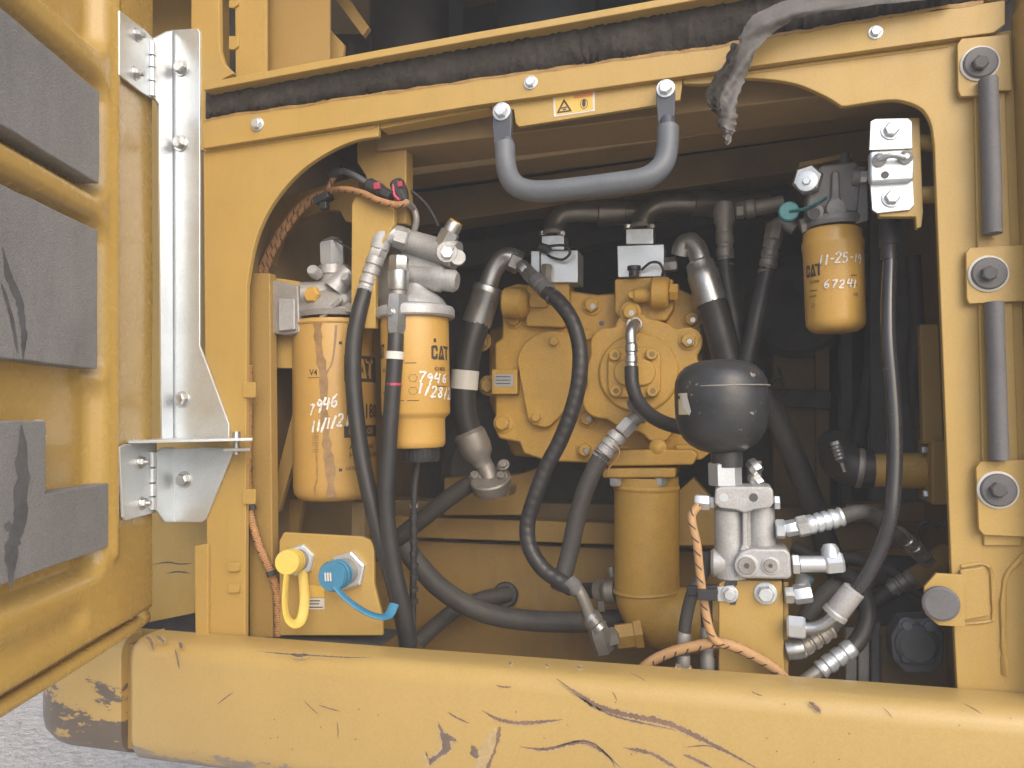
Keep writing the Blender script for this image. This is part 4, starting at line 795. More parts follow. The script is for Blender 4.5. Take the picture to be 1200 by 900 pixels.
# ================================================================== hydraulic pump
pu = T('hydraulic_pump', 'yellow hydraulic pump with round end cover in the middle', 'pump', (700, 545, .36)); PM = M_['pump']; Yp = .36
def pp(name, pts, Y, th, bv=.004, m=None, par=None): return A(par or pu, name, plate(pts, Y, th), m or PM, bv, segs=3)
pp('housing', [(588, 338), (606, 332), (700, 345), (790, 336), (820, 348), (823, 400), (824, 500), (806, 530), (760, 545), (642, 541), (613, 532), (608, 519), (584, 514), (580, 505), (579, 402), (588, 396)], Yp, .22, .006)
pp('rear_housing', [(572, 385), (600, 380), (820, 352), (840, 380), (838, 470), (800, 545), (600, 535), (572, 470)], Yp + .10, .16, .01)
pp('cover_plate', arc(648, 424, 42, 36, 180, 300, 8) + [(671, 402), (673, 460), (669, 473), (655, 489), (645, 499), (638, 501), (624, 498), (618, 490)], Yp - .020, .0195, .003)
pp('label_tab', [(576, 433), (606, 433), (606, 462), (576, 462)], Yp - .02, .0195, .002)
A(pu, 'name_plate', plate(rrect(579, 438.5, 601.5, 453, 1), Yp - .0207, .0006), M_['plate'])
for y in (441, 445, 449): A(pu, 'name_plate_line', plate([(581, y), (598, y), (598, y + 1), (581, y + 1)], Yp - .0211, .0003), M_['print'])
# round end cover with ears
def ring_out(cx, cy, r, ears):
    out = []
    for i in range(72):
        a = i * 5; rr = r
        for ea, er, ew in ears: d = abs((a - ea + 180) % 360 - 180); rr = max(rr, er - (d / ew) ** 2 * (er - r) * .9 if d < ew else r)
        out.append((cx + rr * math.cos(R(a)), cy + rr * math.sin(R(a))))
    return out
pp('end_cover', ring_out(754, 440, 67, [(-103, 78, 16), (-37, 84, 16), (30, 76, 16), (75, 82, 16), (150, 80, 18), (220, 76, 16)]), Yp - .045, .0445, .005)
A(pu, 'cover_step', stub((748, 437, Yp - .045), FWD, 5, [(0, 47), (.7, 46), (1, 44)], 40), PM)
pp('cover_flange', rrect(712, 407, 774, 466, 12), Yp - .062, .012, .003)
pp('cover_boss', rrect(719, 421, 768, 452, 15, 6), Yp - .069, .0068, .003)
for x, y in ((721, 416), (764, 415), (722, 458), (765, 458)):
    A(pu, 'socket_screw', stub((x, y, Yp - .062), FWD, 6, [(0, 7), (.85, 7), (1, 6)], 18), PM); A(pu, 'screw_socket', stub((x, y, Yp - .0705), FWD, .5, [(0, 3.6), (1, 3.6)], 6), M_['yellow_dark'])
pump_bolts = [(694, 358, Yp, 9), (690, 393, Yp, 7), (650, 400, Yp - .020, 6), (629, 489, Yp - .020, 6), (590, 496, Yp, 9), (689, 490, Yp, 9), (686, 527, Yp, 8.5), (739, 366, Yp - .045, 9.5), (807, 399, Yp - .045, 9), (811, 374, Yp, 9), (603, 375, Yp, 8)]
for x, y, Y, r in pump_bolts:
    sil = (x, y) in ((694, 358), (590, 496), (689, 490), (686, 527), (807, 399), (811, 374), (739, 366))
    bolt(pu, (x, y, Y), r, PM); 
    if sil: A(pu, 'bolt_tip', stub((x + 1, y + 1, Y - .0125), FWD, 1.5, [(0, r * .55), (1, r * .35)], 9), M_['steel'])
A(pu, 'dome_plug', stub((771, 525, Yp - .05), FWD, 9, [(0, 11), (.5, 10), (.85, 6), (1, 1)], 18), PM)
A(pu, 'thread_hole', stub((705, 379, Yp - .046), FWD, .5, [(0, 3), (1, 3)], 12), M_['dark'])
for x, y in ((573, 452), (565, 400)): bolt(pu, (x, y, Yp + .02), 9, M_['yellow_in'])
# top ports
pp('port_block', [(616, 334), (640, 330), (667, 332), (667, 372), (660, 384), (616, 382)], Yp - .02, .06, .004)
A(pu, 'port_plug', cyl((591, 355, Yp - .03), (620, 355, Yp - .03), [(0, 16), (.06, 18), (.75, 18), (.85, 16), (1, 11)], 26), PM)
pp('port_boss', rrect(620, 345, 642, 360, 5), Yp - .033, .0128, .002)
pp('port_block', [(720, 327), (760, 325), (789, 327), (789, 362), (780, 376), (728, 376), (720, 366)], Yp - .03, .08, .004)
A(pu, 'port_plug', cyl((763, 343, Yp - .05), (784, 343, Yp - .05), [(0, 16), (.1, 18.5), (.9, 18.5), (1, 16)], 26), PM); nut(pu, (784, 342, Yp - .05), (795, 342, Yp - .05), 10.5, PM)
A(pu, 'port_boss', cyl((740, 346, Yp - .05), (765, 346, Yp - .05), [(0, 6), (.2, 9), (1, 8)], 16), PM); A(pu, 'port_screw', stub((741, 346, Yp - .055), FWD, 4, [(0, 5), (1, 4)], 14), PM)
# lower pump mount and suction flange
pp('outlet_block', [(714, 532), (722, 527), (812, 527), (818, 534), (812, 545), (708, 547)], Yp - .06, .12, .004)
pp('outlet_flange', [(705, 549), (792, 549), (791, 560), (706, 560)], Yp - .075, .14, .003)
pp('outlet_ear', [(790, 522), (822, 518), (833, 530), (822, 539), (800, 538)], Yp - .02, .02, .003)
for x, y in ((721, 560), (774, 560)): bolt(pu, (x, y, Yp - .06), 7.5, M_['zinc'], d=-UP, h=9, washer=False)
# silver port adapters
for nm, lb, qs, bx in (('port_adapter', 'left silver port block with dangling tether on top of the pump', [(622, 294), (677, 293), (677, 331), (622, 331)], (634, 276, 661, 294)), ('port_adapter', 'right bright silver port block on top of the pump', [(723, 288), (778, 286), (778, 324), (724, 325)], (733, 268, 766, 287))):
    t = T(nm, lb, 'port block', (650 if bx[0] < 700 else 750, 331, .36), 'silver port blocks on the pump')
    Yb = Yp - .03; A(t, 'block', plate(qs, Yb, .06), M_['zinc'], .0015); A(t, 'clamp', plate([(bx[0], bx[1]), (bx[2], bx[1] - 1), (bx[2], bx[3] - .5), (bx[0], bx[3] - .5)], Yb + .008, .045), M_['steel'], .002)
    for dx in (3, bx[2] - bx[0] - 3): bolt(t, (bx[0] + dx, bx[1], Yb + .02), 5, M_['steel'], d=UP, h=5, washer=False)
    A(t, 'clamp_collar', stub(((bx[0] + bx[2]) / 2, bx[1], Yb + .03), UP, 5, [(0, 15), (1, 13)], 20), M_['steel_d'])
    if bx[0] < 700:
        A(t, 'tether', MB().tube([P(*q) for q in ((633, 290, Yb - .01), (648, 288, Yb - .02), (662, 288, Yb - .022), (668, 296, Yb - .02), (660, 304, Yb - .015), (648, 302, Yb - .01), (642, 299, Yb - .004))], .0025, 8, 8), M_['plug'])
        A(t, 'tether_cap', cyl((632, 289, Yb - .01), (644, 293, Yb - .01), 5.5, 12), M_['plug']); nut(t, (641, 310, Yb - .01), (639, 330, Yb - .01), 7, M_['steel_d']); 
        A(t, 'seam_gap', plate([(632, 295), (634, 295), (634, 330), (632, 330)], Yb - .0008, .0006), M_['dark'])
    else:
        A(t, 'tether', MB().tube([P(*q) for q in ((752, 316, Yb - .012), (762, 308, Yb - .02), (772, 308, Yb - .022), (777, 316, Yb - .02), (776, 323, Yb - .012))], .0025, 8, 8), M_['plug'])
        A(t, 'tether_cap', cyl((743, 324, Yb - .014), (743, 312, Yb - .014), [(0, 6), (.6, 6), (.62, 8), (1, 8)], 14), M_['plug'])
        nut(t, (778, 311, Yb + .02), (794, 309, Yb + .02), 9, M_['steel'])
# ------------------------------------------------------------------ pressure pipes above the pump
for lb, pts in (('dark steel pressure pipe rising from the left port block', [(648, 276, .385), (650, 263, .39), (660, 252, .395), (676, 249, .40), (704, 249, .41), (742, 249, .425), (790, 246, .45)]), ('dark steel pressure pipe rising from the right port block', [(752, 268, .385), (756, 253, .39), (768, 243, .395), (786, 239, .40), (815, 239, .41), (850, 239, .43), (900, 236, .45)])):
    t = T('pressure_pipe', lb, 'pipe', pts[0], 'pressure pipes above the pump'); hose(t, pts, 12, M_['pipe'], 'pipe_tube', 18, 8)
    a, b = pts[4], pts[5]; A(t, 'pipe_sleeve', cyl(lerp(a, b, -.1), lerp(a, b, .75), [(0, 12), (.03, 15), (.97, 15), (1, 12)], 22), M_['pipe'])
    A(t, 'weld_ring', cyl(lerp(pts[3], pts[4], .2), lerp(pts[3], pts[4], .28), 13, 20), M_['pipe'])

# ------------------------------------------------------------------ suction pipe
su = T('suction_pipe', 'thick yellow suction pipe bending away below the pump', 'pipe', (790, 765, .36)); kk = S(757, 600, .33)
A(su, 'pipe_tube', MB().tube([P(757, 558, .345), P(757.3, 600, .345), P(757.6, 640, .345), P(757.8, 675, .345), P(758.5, 692, .345), P(762, 706, .345), P(770, 717, .346), P(782, 724, .348), P(798, 727, .35), P(830, 729, .355), P(870, 730, .36)], 38 * kk, 40, 8), PM, ang=60)
A(su, 'weld_ring', cyl((757.5, 689, .345), (757.8, 693.5, .345), [(0, 38), (.5, 39.4), (1, 38)], 40), PM); A(su, 'weld_ring', cyl((757, 568, .345), (757, 574, .345), [(0, 38), (.5, 39.2), (1, 38)], 40), PM)
A(su, 'pipe_boss', cyl((752, 742, .30), (722, 746, .29), [(0, 18), (.3, 17), (.32, 15), (1, 15)], 6, .2), PM)

# ================================================================== hoses round the pump
b1 = hose_thing('pump_hose', 'thick black hose with white label left of the pump', (576, 575, .33))
hose(b1, [(562, 372, .33), (552, 400, .32), (546, 430, .315), (543, 460, .315), (545, 490, .32), (553, 515, .33)], 15.5, M_['rubber'])
A(b1, 'elbow', MB().tube([P(*q) for q in ((570, 340, .33), (578, 318, .33), (587, 305, .33), (597, 301, .33), (604, 306, .335))], 11.5 * S(590, 310, .33), 16, 6), M_['steel']); nut(b1, (596, 303, .33), (610, 309, .34), 14, M_['steel'])
A(b1, 'ferrule', cyl((573, 334, .33), (558, 380, .33), [(0, 12), (.04, 17), (.15, 18), (.2, 18), (.24, 17), (.9, 17.6), (1, 17.4)], 24), M_['steel'])
A(b1, 'label_band', cyl((545.5, 434, .315), (543.5, 456, .315), 16.4, 24), M_['white'])
A(b1, 'ferrule', cyl((549, 505, .325), (566, 545, .335), [(0, 16), (.1, 19), (.5, 19), (.7, 17), (.85, 12), (1, 11)], 24), M_['steel_d']); hose(b1, [(562, 535, .335), (570, 550, .34), (574, 562, .34)], 10.5, M_['steel_d'], 'end_tube')
fl1 = T('split_flange', 'round dusty steel flange with three bolts under the thick hose', 'flange', (577, 580, .35))
A(fl1, 'flange_plate', stub((577, 573, .34), UP + FWD * .55, 16, [(0, 22), (.5, 24), (.9, 24), (1, 22)], 24), M_['steel_d'])
for x, y in ((590, 545), (588, 558), (557, 558)): bolt(fl1, (x, y, .33), 5.5, M_['steel_d'], d=UP * .6 + FWD)
A(fl1, 'flange_foot', plate([(552, 570), (598, 570), (596, 582), (556, 582)], .335, .05), M_['yellow_dark'], .003)
b2 = hose_thing('pump_hose', 'spiral wrapped black hose looping down across the pump face', (672, 690, .2))
hose(b2, [(640, 342, .26), (655, 354, .25), (670, 375, .24), (679, 405, .235), (679, 440, .23), (672, 475, .23), (657, 515, .23), (640, 548, .23), (626, 585, .23), (618, 615, .23), (621, 642, .225), (636, 666, .22), (655, 680, .215), (671, 690, .21)], 9.4, M_['spiralhose'])
nut(b2, (610, 309, .29), (618, 319, .285), 8, M_['steel']); nut(b2, (617, 318, .285), (628, 329, .28), 9.5, M_['steel']); ferrule(b2, (626, 326, .28), (650, 350, .255), 10.3, M_['tubeseal'], 2)
A(b2, 'end_tube', MB().tube([P(*q) for q in ((672, 684, .21), (680, 695, .21), (686, 708, .212), (692, 724, .215))], 7.2 * S(680, 700, .21), 14, 6), M_['steel_d'])
A(b2, 'ferrule', cyl((666, 680, .212), (678, 694, .21), [(0, 9.5), (.5, 10.5), (1, 8)], 16), M_['tubeseal']); A(b2, 'swivel', cyl((689, 720, .215), (702, 736, .22), [(0, 9), (.2, 12), (.6, 12), (.7, 10), (1, 11)], 18), M_['steel'])
A(b2, 'elbow_block', cyl((699, 732, .22), (708, 762, .235), [(0, 11), (.3, 13), (1, 12)], 6, .4), M_['steel_d']); nut(b2, (706, 750, .235), (722, 746, .25), 12, M_['steel_d'])
b3 = hose_thing('pump_hose', 'dusty black hose from the angled fitting under the round pump cover', (660, 680, .25))
hose(b3, [(706, 532, .255), (694, 555, .25), (684, 580, .248), (675, 612, .245), (668, 645, .24), (661, 672, .235), (655, 690, .235)], 10.6, M_['rubber_d'])
ferrule(b3, (726, 508, .262), (702, 538, .255), 11.5, M_['alu'], 3); nut(b3, (740, 494, .27), (727, 508, .262), 10.5, M_['alu']); A(b3, 'end_fitting', cyl((753, 482, .28), (738, 497, .27), [(0, 12), (.4, 12), (.45, 9), (1, 9)], 16), M_['steel_d']); nut(b3, (741, 468, .285), (747, 482, .28), 9, M_['steel'])
hose(b3, [(716, 520, .245), (726, 528, .24), (722, 540, .238), (714, 548, .238), (713, 556, .24)], .9, M_['loom'], 'loose_thread', 6, 6)
b4 = hose_thing('pilot_hose', 'thin black hose from the small elbow on the round pump cover', (797, 500, .2))
hose(b4, [(740, 430, .255), (741, 450, .25), (748, 470, .24), (762, 486, .225), (780, 496, .205), (805, 502, .18), (830, 505, .16)], 8.6, M_['rubber'])
ferrule(b4, (740, 402, .26), (740, 434, .255), 7.6, M_['steel'], 2); A(b4, 'elbow', MB().tube([P(*q) for q in ((740, 408, .26), (739, 392, .262), (741, 384, .27), (744, 380, .285), (745, 380, .31))], 6.6 * S(740, 390, .26), 14, 6), M_['steel']); A(b4, 'collar', stub((744, 381, .313), FWD, 6, [(0, 9), (1, 9)], 18), M_['steel'])
b5 = hose_thing('pump_hose', 'thick black hose running behind the black accumulator', (880, 500, .3))
hose(b5, [(833, 350, .31), (843, 385, .30), (852, 420, .30), (862, 460, .30), (878, 500, .31)], 17.5, M_['rubber'])
A(b5, 'elbow', MB().tube([P(*q) for q in ((798, 299, .335), (801, 288, .33), (809, 284, .325), (817, 293, .32), (822, 312, .315))], 12 * S(810, 290, .32), 16, 6), M_['steel']); A(b5, 'ferrule', cyl((819, 306, .315), (834, 356, .31), [(0, 13), (.05, 16), (.25, 17), (.3, 18.5), (.5, 18), (.9, 18.6), (1, 18.4)], 24), M_['steel'])
b6 = hose_thing('pump_hose', 'black hose dropping straight from the left upper fitting', (870, 430, .33))
hose(b6, [(849, 305, .34), (853, 340, .34), (860, 375, .34), (868, 415, .34), (880, 450, .34)], 10.5, M_['rubber'])
A(b6, 'stem', cyl((848, 238, .345), (849, 275, .345), [(0, 10), (.2, 12), (.6, 12), (.7, 10), (1, 10)], 16), M_['steel_d']); ferrule(b6, (849, 272, .345), (850, 314, .34), 10.5, M_['steel_d'], 2); nut(b6, (849, 246, .345), (849, 262, .345), 12, M_['steel_d'])
nut(b6, (862, 247, .345), (872, 246, .345), 10, M_['steel_d']); A(b6, 'side_tube', cyl((872, 246, .345), (918, 238, .345), [(0, 8), (.05, 11), (.25, 11), (.3, 9), (.6, 9), (1, 9)], 16), M_['steel_d'])
b7 = hose_thing('pump_hose', 'black hose slanting down left from the right upper fitting', (875, 430, .28))
hose(b7, [(900, 316, .29), (893, 345, .285), (884, 385, .28), (874, 430, .28), (870, 470, .28)], 10, M_['rubber'])
ferrule(b7, (906, 280, .295), (898, 322, .29), 10.5, M_['steel_d'], 3); nut(b7, (909, 262, .298), (905, 284, .295), 10.5, M_['steel_d']); A(b7, 'elbow', MB().tube([P(*q) for q in ((906, 275, .296), (910, 264, .298), (920, 262, .30), (932, 268, .30))], 8.5 * S(910, 265, .3), 12, 6), M_['steel_d'])
b8 = hose_thing('return_hose', 'dusty black hose slanting down right behind the accumulator', (965, 620, .42))
hose(b8, [(880, 440, .40), (905, 480, .40), (930, 535, .40), (950, 585, .41), (966, 630, .42), (985, 680, .44)], 13.5, M_['rubber_d'])
b9 = hose_thing('floor_hose', 'thick dusty hose sweeping along the compartment floor', (640, 735, .35))
hose(b9, [(474, 640, .30), (492, 664, .30), (515, 688, .31), (545, 708, .33), (580, 721, .35), (620, 727, .37), (670, 729, .39), (730, 726, .42)], 12.2, M_['rubber_d'])
b10 = hose_thing('floor_hose', 'dusty hose slanting up to the split flange', (470, 635, .36))
hose(b10, [(440, 650, .36), (471, 627, .36), (505, 600, .355), (535, 577, .35), (560, 562, .345)], 10.2, M_['rubber_d'])
b11 = hose_thing('floor_hose', 'short dusty hose entering the grommet in the back plate', (500, 748, .42))
hose(b11, [(490, 752, .40), (512, 732, .42), (535, 714, .45), (562, 703, .47), (580, 699, .485), (597, 696, .503)], 9.2, M_['rubber_d'])
cl = T('drain_clamp', 'small steel clamp and black stub beside the suction pipe', 'clamp', (712, 720, .36))
A(cl, 'rubber_stub', cyl((680, 692, .40), (720, 692, .36), 9, 14), M_['rubber']); A(cl, 'clamp_band', cyl((700, 692, .365), (708, 692, .36), [(0, 13), (1, 13)], 20), M_['steel_d']); A(cl, 'cap', cyl((708, 693, .36), (722, 693, .355), [(0, 11), (.3, 14), (1, 13)], 18), M_['steel_d']); A(cl, 'clamp_ear', plate([(700, 695), (706, 695), (709, 717), (701, 717)], .35, .004), M_['steel'], .001); A(cl, 'clamp_screw', cyl((715, 664, .355), (718, 676, .355), 4, 8), M_['steel'])

# ================================================================== accumulator on its valve block
ac = T('accumulator', 'round black accumulator with pale label on the valve block', 'accumulator', (850, 568, .05)); ca = Can(846.5, 422, 530, .06, 53)
can_body(ac, 'vessel', ca, [(0, 18), (3, 27), (8, 36), (16, 44), (26, 49.5), (38, 52.5), (52, 53.2), (76, 53.2), (77, 52.8), (84, 52), (93, 48), (100, 41), (105, 31), (108, 18), (109, 4)], M_['acc'], 44)
can_body(ac, 'weld_seam', Can(846.5, 452, 454, .06, 53.3), [(0, 53), (.6, 53.8), (1.2, 53.8), (1.8, 53)], M_['alu_d'], 44)
A(ac, 'label_plate', ca.patch(795, 461, 806, 486), M_['cream']); A(ac, 'peeled_label', MB().add([ca.at(*ca.hit(799, 461), .001), ca.at(*ca.hit(805, 461), .001), ca.at(*ca.hit(813, 482), .006), ca.at(*ca.hit(811, 487), .006), ca.at(*ca.hit(801, 477), .001)], [(0, 1, 2, 3, 4)]), M_['white']); A(ac, 'label_mark', ca.patch(794, 464, 797.5, 468, off=.0012), M_['print'])
can_body(ac, 'neck', Can(852, 530, 545, .06, 18), [(-2, 18), (18, 18)], M_['acc']); 
A(ac, 'hex_nut', stub((850, 569, .06), UP, 27, [(0, 17.5), (.05, 19), (.95, 19), (1, 17.5)], 6, .62), M_['zinc'])
vb_ = T('valve_block', 'pale cast aluminium valve block on a yellow bracket', 'valve block', (880, 680, .06)); AL = M_['alu']; Yv = .03
A(vb_, 'top_flange', plate([(838, 573), (846, 570), (902, 570), (906, 574), (907, 590), (902, 596), (884, 598), (873, 602), (862, 598), (844, 596), (837, 590)], Yv, .05), AL, .003)
A(vb_, 'body_half', stub((857, 676, Yv + .032), UP, 82, [(0, 19), (.95, 18), (1, 15)], 22), AL); A(vb_, 'body_half', stub((893, 650, Yv + .034), UP, 56, [(0, 16), (1, 15.5)], 20), AL)
A(vb_, 'body_core', plate([(842, 596), (906, 596), (908, 645), (842, 678)], Yv + .022, .04), AL, .003)
A(vb_, 'web', plate([(870, 600), (876, 600), (876, 640), (884, 646), (866, 646), (870, 638)], Yv + .006, .02), AL, .002)
A(vb_, 'lower_block', plate([(866, 648), (880, 643), (920, 643), (926, 648), (928, 677), (922, 679), (866, 678), (861, 670), (861, 656)], Yv - .004, .055), AL, .004)
A(vb_, 'side_boss', cyl((833, 659, Yv + .03), (850, 660, Yv + .03), [(0, 14), (.2, 17), (1, 17)], 20), AL)
for x, y, r in ((875, 663, 13.5), (903, 663, 10.5)):
    A(vb_, 'plug_ring', stub((x, y, Yv - .004), FWD, 2, [(0, r), (.7, r), (1, r * .9)], 24), AL); A(vb_, 'port_plug', stub((x, y, Yv - .0065), FWD, 1.5, [(0, r * .76), (1, r * .7)], 22), M_['alu_d']); A(vb_, 'plug_socket', stub((x, y, Yv - .0088), FWD, .4, [(0, r * .25), (1, r * .25)], 6), M_['dark'])
A(vb_, 'port_hole', stub((883, 583, Yv), FWD, .5, [(0, 5), (1, 5)], 16), M_['dark']); A(vb_, 'plug_dimple', stub((848, 583, Yv), FWD, .5, [(0, 5), (1, 5)], 16), M_['zinc'])
nut(vb_, (832, 589, Yv + .02), (837, 589, Yv + .02), 7, M_['zinc']); nut(vb_, (814, 588, Yv + .02), (832, 589, Yv + .02), 9.5, M_['zinc'], 'hex_plug'); nut(vb_, (907, 589, Yv + .02), (914, 589, Yv + .02), 8.5, M_['zinc'], 'hex_plug')
for x, y in ((884, 546), (886, 562)): nut(vb_, (x - 5, y - 5, .075), (x + 5, y + 7, .065), 8, M_['steel'])
A(vb_, 'bleed_post', cyl((884, 572, .085), (884, 540, .085), 8, 14), M_['steel_d'])
nut(vb_, (909, 620, Yv + .02), (920, 620, Yv + .02), 11.5, M_['zinc'])
nut(vb_, (928, 661, Yv + .01), (937, 661, Yv + .01), 12, M_['zinc']); A(vb_, 'elbow_stem', cyl((937, 661, Yv + .01), (967, 661, Yv + .012), [(0, 9.5), (1, 9.5)], 18), M_['zinc']); nut(vb_, (966, 661, Yv + .012), (988, 659, Yv + .014), 13, M_['zinc'], 'elbow_body'); A(vb_, 'elbow_top', cyl((974, 655, Yv + .014), (972, 638, Yv + .02), [(0, 11), (.7, 10), (1, 7)], 16), M_['zinc'])
vbk = T('valve_bracket', 'yellow bracket plate under the valve block', 'bracket', (880, 790, .06))
A(vbk, 'plate', plate([(842, 684), (848, 679.5), (916, 681), (918, 700), (919, 805), (842, 805)], .052, .008), M_['yellow'], .002)
A(vbk, 'side_return', MB().prism([P(918.5, 682, .0605), P(918.5, 790, .0605), P(918.5, 790, .0605) + V((0, .08, 0)), P(918.5, 682, .0605) + V((0, .08, 0))], (.006, 0, 0)), M_['yellow_in'])
bolt(vbk, (897, 695, .052), 10, M_['zinc'], h=9); A(vbk, 'clip_tab', plate([(840, 688), (860, 686), (863, 705), (841, 705)], .049, .003), M_['zinc'], .001); bolt(vbk, (855, 696, .049), 7.5, M_['zinc'])
A(vbk, 'bare_patch', plate([(850, 681), (864, 680.5), (864, 686), (858, 689), (848, 687)], .0515, .0004), M_['dark']); A(vbk, 'bare_patch', plate([(852, 703), (864, 702), (862, 709), (856, 709)], .0515, .0004), M_['dark'])
# fittings and hoses right of the block
v1 = hose_thing('valve_hose', 'black hose curving right from the upper valve block fitting', (1035, 650, .12))
nut(v1, (920, 620, .05), (936, 617, .05), 9.5, M_['zinc']); nut(v1, (934, 618, .05), (948, 615, .05), 12.5, M_['alu']); ferrule(v1, (944, 616, .05), (988, 605, .055), 11.5, M_['zinc'], 4)
hose(v1, [(985, 606, .055), (1003, 601, .06), (1020, 602, .07), (1033, 612, .085), (1045, 624, .10), (1054, 632, .12)], 9, M_['rubber_d']); ferrule(v1, (1050, 622, .12), (1085, 652, .15), 8.5, M_['steel'], 3)
v2 = hose_thing('valve_hose', 'glossy black hose hanging from the right bracket to the valve', (990, 705, .04))
hose(v2, [(1043, 250, .09), (1043, 300, .075), (1041, 350, .06), (1041, 400, .05), (1045, 450, .045), (1048, 500, .04), (1048, 550, .035), (1044, 600, .03), (1033, 640, .03), (1016, 675, .03), (998, 700, .032)], 8.6, M_['gloss'])
A(v2, 'ferrule', cyl((1002, 690, .032), (976, 722, .035), [(0, 10), (.05, 13), (.8, 13.5), (.85, 15), (.97, 15), (1, 10)], 22), M_['alu']); A(v2, 'end_tube', MB().tube([P(*q) for q in ((985, 713, .034), (972, 727, .036), (958, 735, .038), (940, 737, .04))], 7.6 * S(960, 730, .036), 14, 6), M_['steel']); nut(v2, (944, 736, .04), (922, 734, .042), 13.5, M_['zinc'])
A(v2, 'end_sleeve', cyl((1043, 248, .09), (1042, 306, .074), [(0, 12), (.7, 11), (.72, 9.5), (1, 9.5)], 18), M_['plug'])
v3 = hose_thing('valve_hose', 'dark hose from the lowest ribbed valve fitting', (985, 700, .12))
A(v3, 'elbow', cyl((922, 762, .06), (944, 758, .06), [(0, 12), (.5, 13), (.9, 12), (1, 9)], 18), M_['steel']); ferrule(v3, (938, 760, .06), (974, 736, .075), 11.5, M_['steel_d'], 3); hose(v3, [(970, 738, .075), (985, 722, .1), (1000, 706, .13), (1012, 690, .17), (1020, 670, .2)], 9, M_['rubber_d'])
v4 = hose_thing('valve_hose', 'dark hose bending down to a pale ribbed ferrule near the skirt', (970, 785, .07))
hose(v4, [(985, 670, .16), (1003, 684, .14), (1014, 704, .12), (1016, 728, .10), (1006, 750, .09), (993, 764, .08)], 9.6, M_['rubber']); ferrule(v4, (1000, 757, .08), (960, 786, .07), 11, M_['zinc'], 3); hose(v4, [(964, 783, .071), (945, 797, .065), (925, 815, .06)], 8, M_['steel_d'], 'end_tube')
v5 = hose_thing('valve_hose', 'dark dusty hose rising from the small elbow under the valve block', (950, 720, .12)); hose(v5, [(944, 726, .14), (958, 706, .15), (975, 690, .16), (1000, 682, .18), (1030, 676, .22)], 11, M_['rubber_d'])
ve = T('valve_elbow', 'small silver elbow with blue tip below the valve block', 'fitting', (935, 710, .05)); nut(ve, (919, 697, .05), (931, 697, .05), 10.5, M_['steel']); nut(ve, (930, 697, .05), (951, 694, .05), 11.5, M_['zinc']); A(ve, 'elbow_arm', cyl((941, 690, .055), (941, 677, .07), [(0, 9), (1, 8)], 14), M_['zinc']); A(ve, 'blue_tip', cyl((944, 681, .075), (950, 678, .08), 5, 10), M_['blue'])
# orange loom round the valve
w3 = loom('wiring_loom', 'bright orange braided loom hanging left of the valve block', [(819, 592, .035), (811, 603, .03), (812, 617, .025), (817, 640, .022), (820, 670, .02), (824, 700, .018), (829, 728, .016), (836, 748, .016), (848, 756, .018)], 5.0, 'loom', (835, 745, .02))
hose(w3, [(745, 790, .04), (765, 774, .035), (790, 763, .03), (815, 757, .025), (838, 753, .022), (858, 757, .025), (880, 767, .03), (905, 782, .034), (925, 800, .04)], 6.2, M_['loom'], 'braided_sleeve', 10, 8)
A(w3, 'cable_tie', MB().box(P(829, 697, .005), (.026, .008, .014)), M_['plug'], .001); A(w3, 'cable_tie', cyl((823, 692, .018), (825, 701, .018), 7.4, 12), M_['plug'])
A(w3, 'p_clip', plate([(804, 688), (840, 686), (842, 697), (806, 699)], .04, .012), M_['plug'], .002)
w4 = hose_thing('pilot_hose', 'short black hose behind the orange loom beside the valve bracket', (805, 770, .05)); hose(w4, [(830, 650, .09), (824, 672, .07), (812, 694, .055), (805, 720, .05), (802, 745, .05), (800, 800, .05)], 7.2, M_['rubber_d']); ferrule(w4, (802, 738, .05), (800, 800, .05), 7.9, M_['alu_d'], 2)
w5 = hose_thing('pilot_hose', 'short grey fitting and hose right of the orange loom', (828, 775, .06)); hose(w5, [(828, 690, .08), (828, 720, .07), (829, 745, .065)], 7, M_['rubber_d']); ferrule(w5, (829, 735, .065), (829, 810, .06), 8.5, M_['alu_d'], 2)

# ================================================================== right filter, head and bracket
f3 = T('pilot_filter', 'small yellow filter can with white date scrawl at the right', 'filter', (980, 390, .14)); c3 = Can(979.5, 268, 390, .14, 34)
can_body(f3, 'filter_can', c3, [(0, 16), (1, 24), (4, 29), (9, 32.5), (15, 33), (96, 33.5), (101, 34.5), (106, 34.5), (110, 33), (118, 32.5), (121, 30)], M_['can'])
A(f3, 'logo', logo(c3, 945.6, 326, 22, 14), M_['print'])
for s_, x, y, h in (('175-2949', 949, 333, 3.4), ('Hydraulic', 949, 349, 2.6), ('OIL', 1000, 347, 4)): A(f3, 'lettering', text(c3, s_, x, y, h, bold=.015, wide=.75), M_['print'])
for x, y, x1 in ((949, 341, 958), (997, 322, 1004), (996, 333, 1004)): A(f3, 'print_rule', c3.patch(x, y, x1, y + 1, n=3), M_['print'])
u, z = c3.hit(953, 358); A(f3, 'drop_symbol', c3.strokes([[(u, z + .004), (u - .003, z), (u, z - .003), (u + .003, z), (u, z + .004)]], .0008), M_['print'])
A(f3, 'handwriting', c3.strokes(scrawl(c3, '11-25-19', 960, 311, 11, 9, .0), 1.7 * c3.k, .001), M_['marker'])
A(f3, 'handwriting', c3.strokes(scrawl(c3, '67241', 966, 338, 9, 9, -.03), 1.7 * c3.k, .001), M_['marker'])
h3 = T('pilot_filter_casting', 'dark cast filter head with big hex plug above the small filter', 'filter mount', (975, 268, .14)); AD = mat('dark_cast_head', (.20, .20, .205), .55, metal=.3, var=.2, vscale=25, dust=.4, dustcol=(.24, .22, .19), bump=.25, bscale=220)
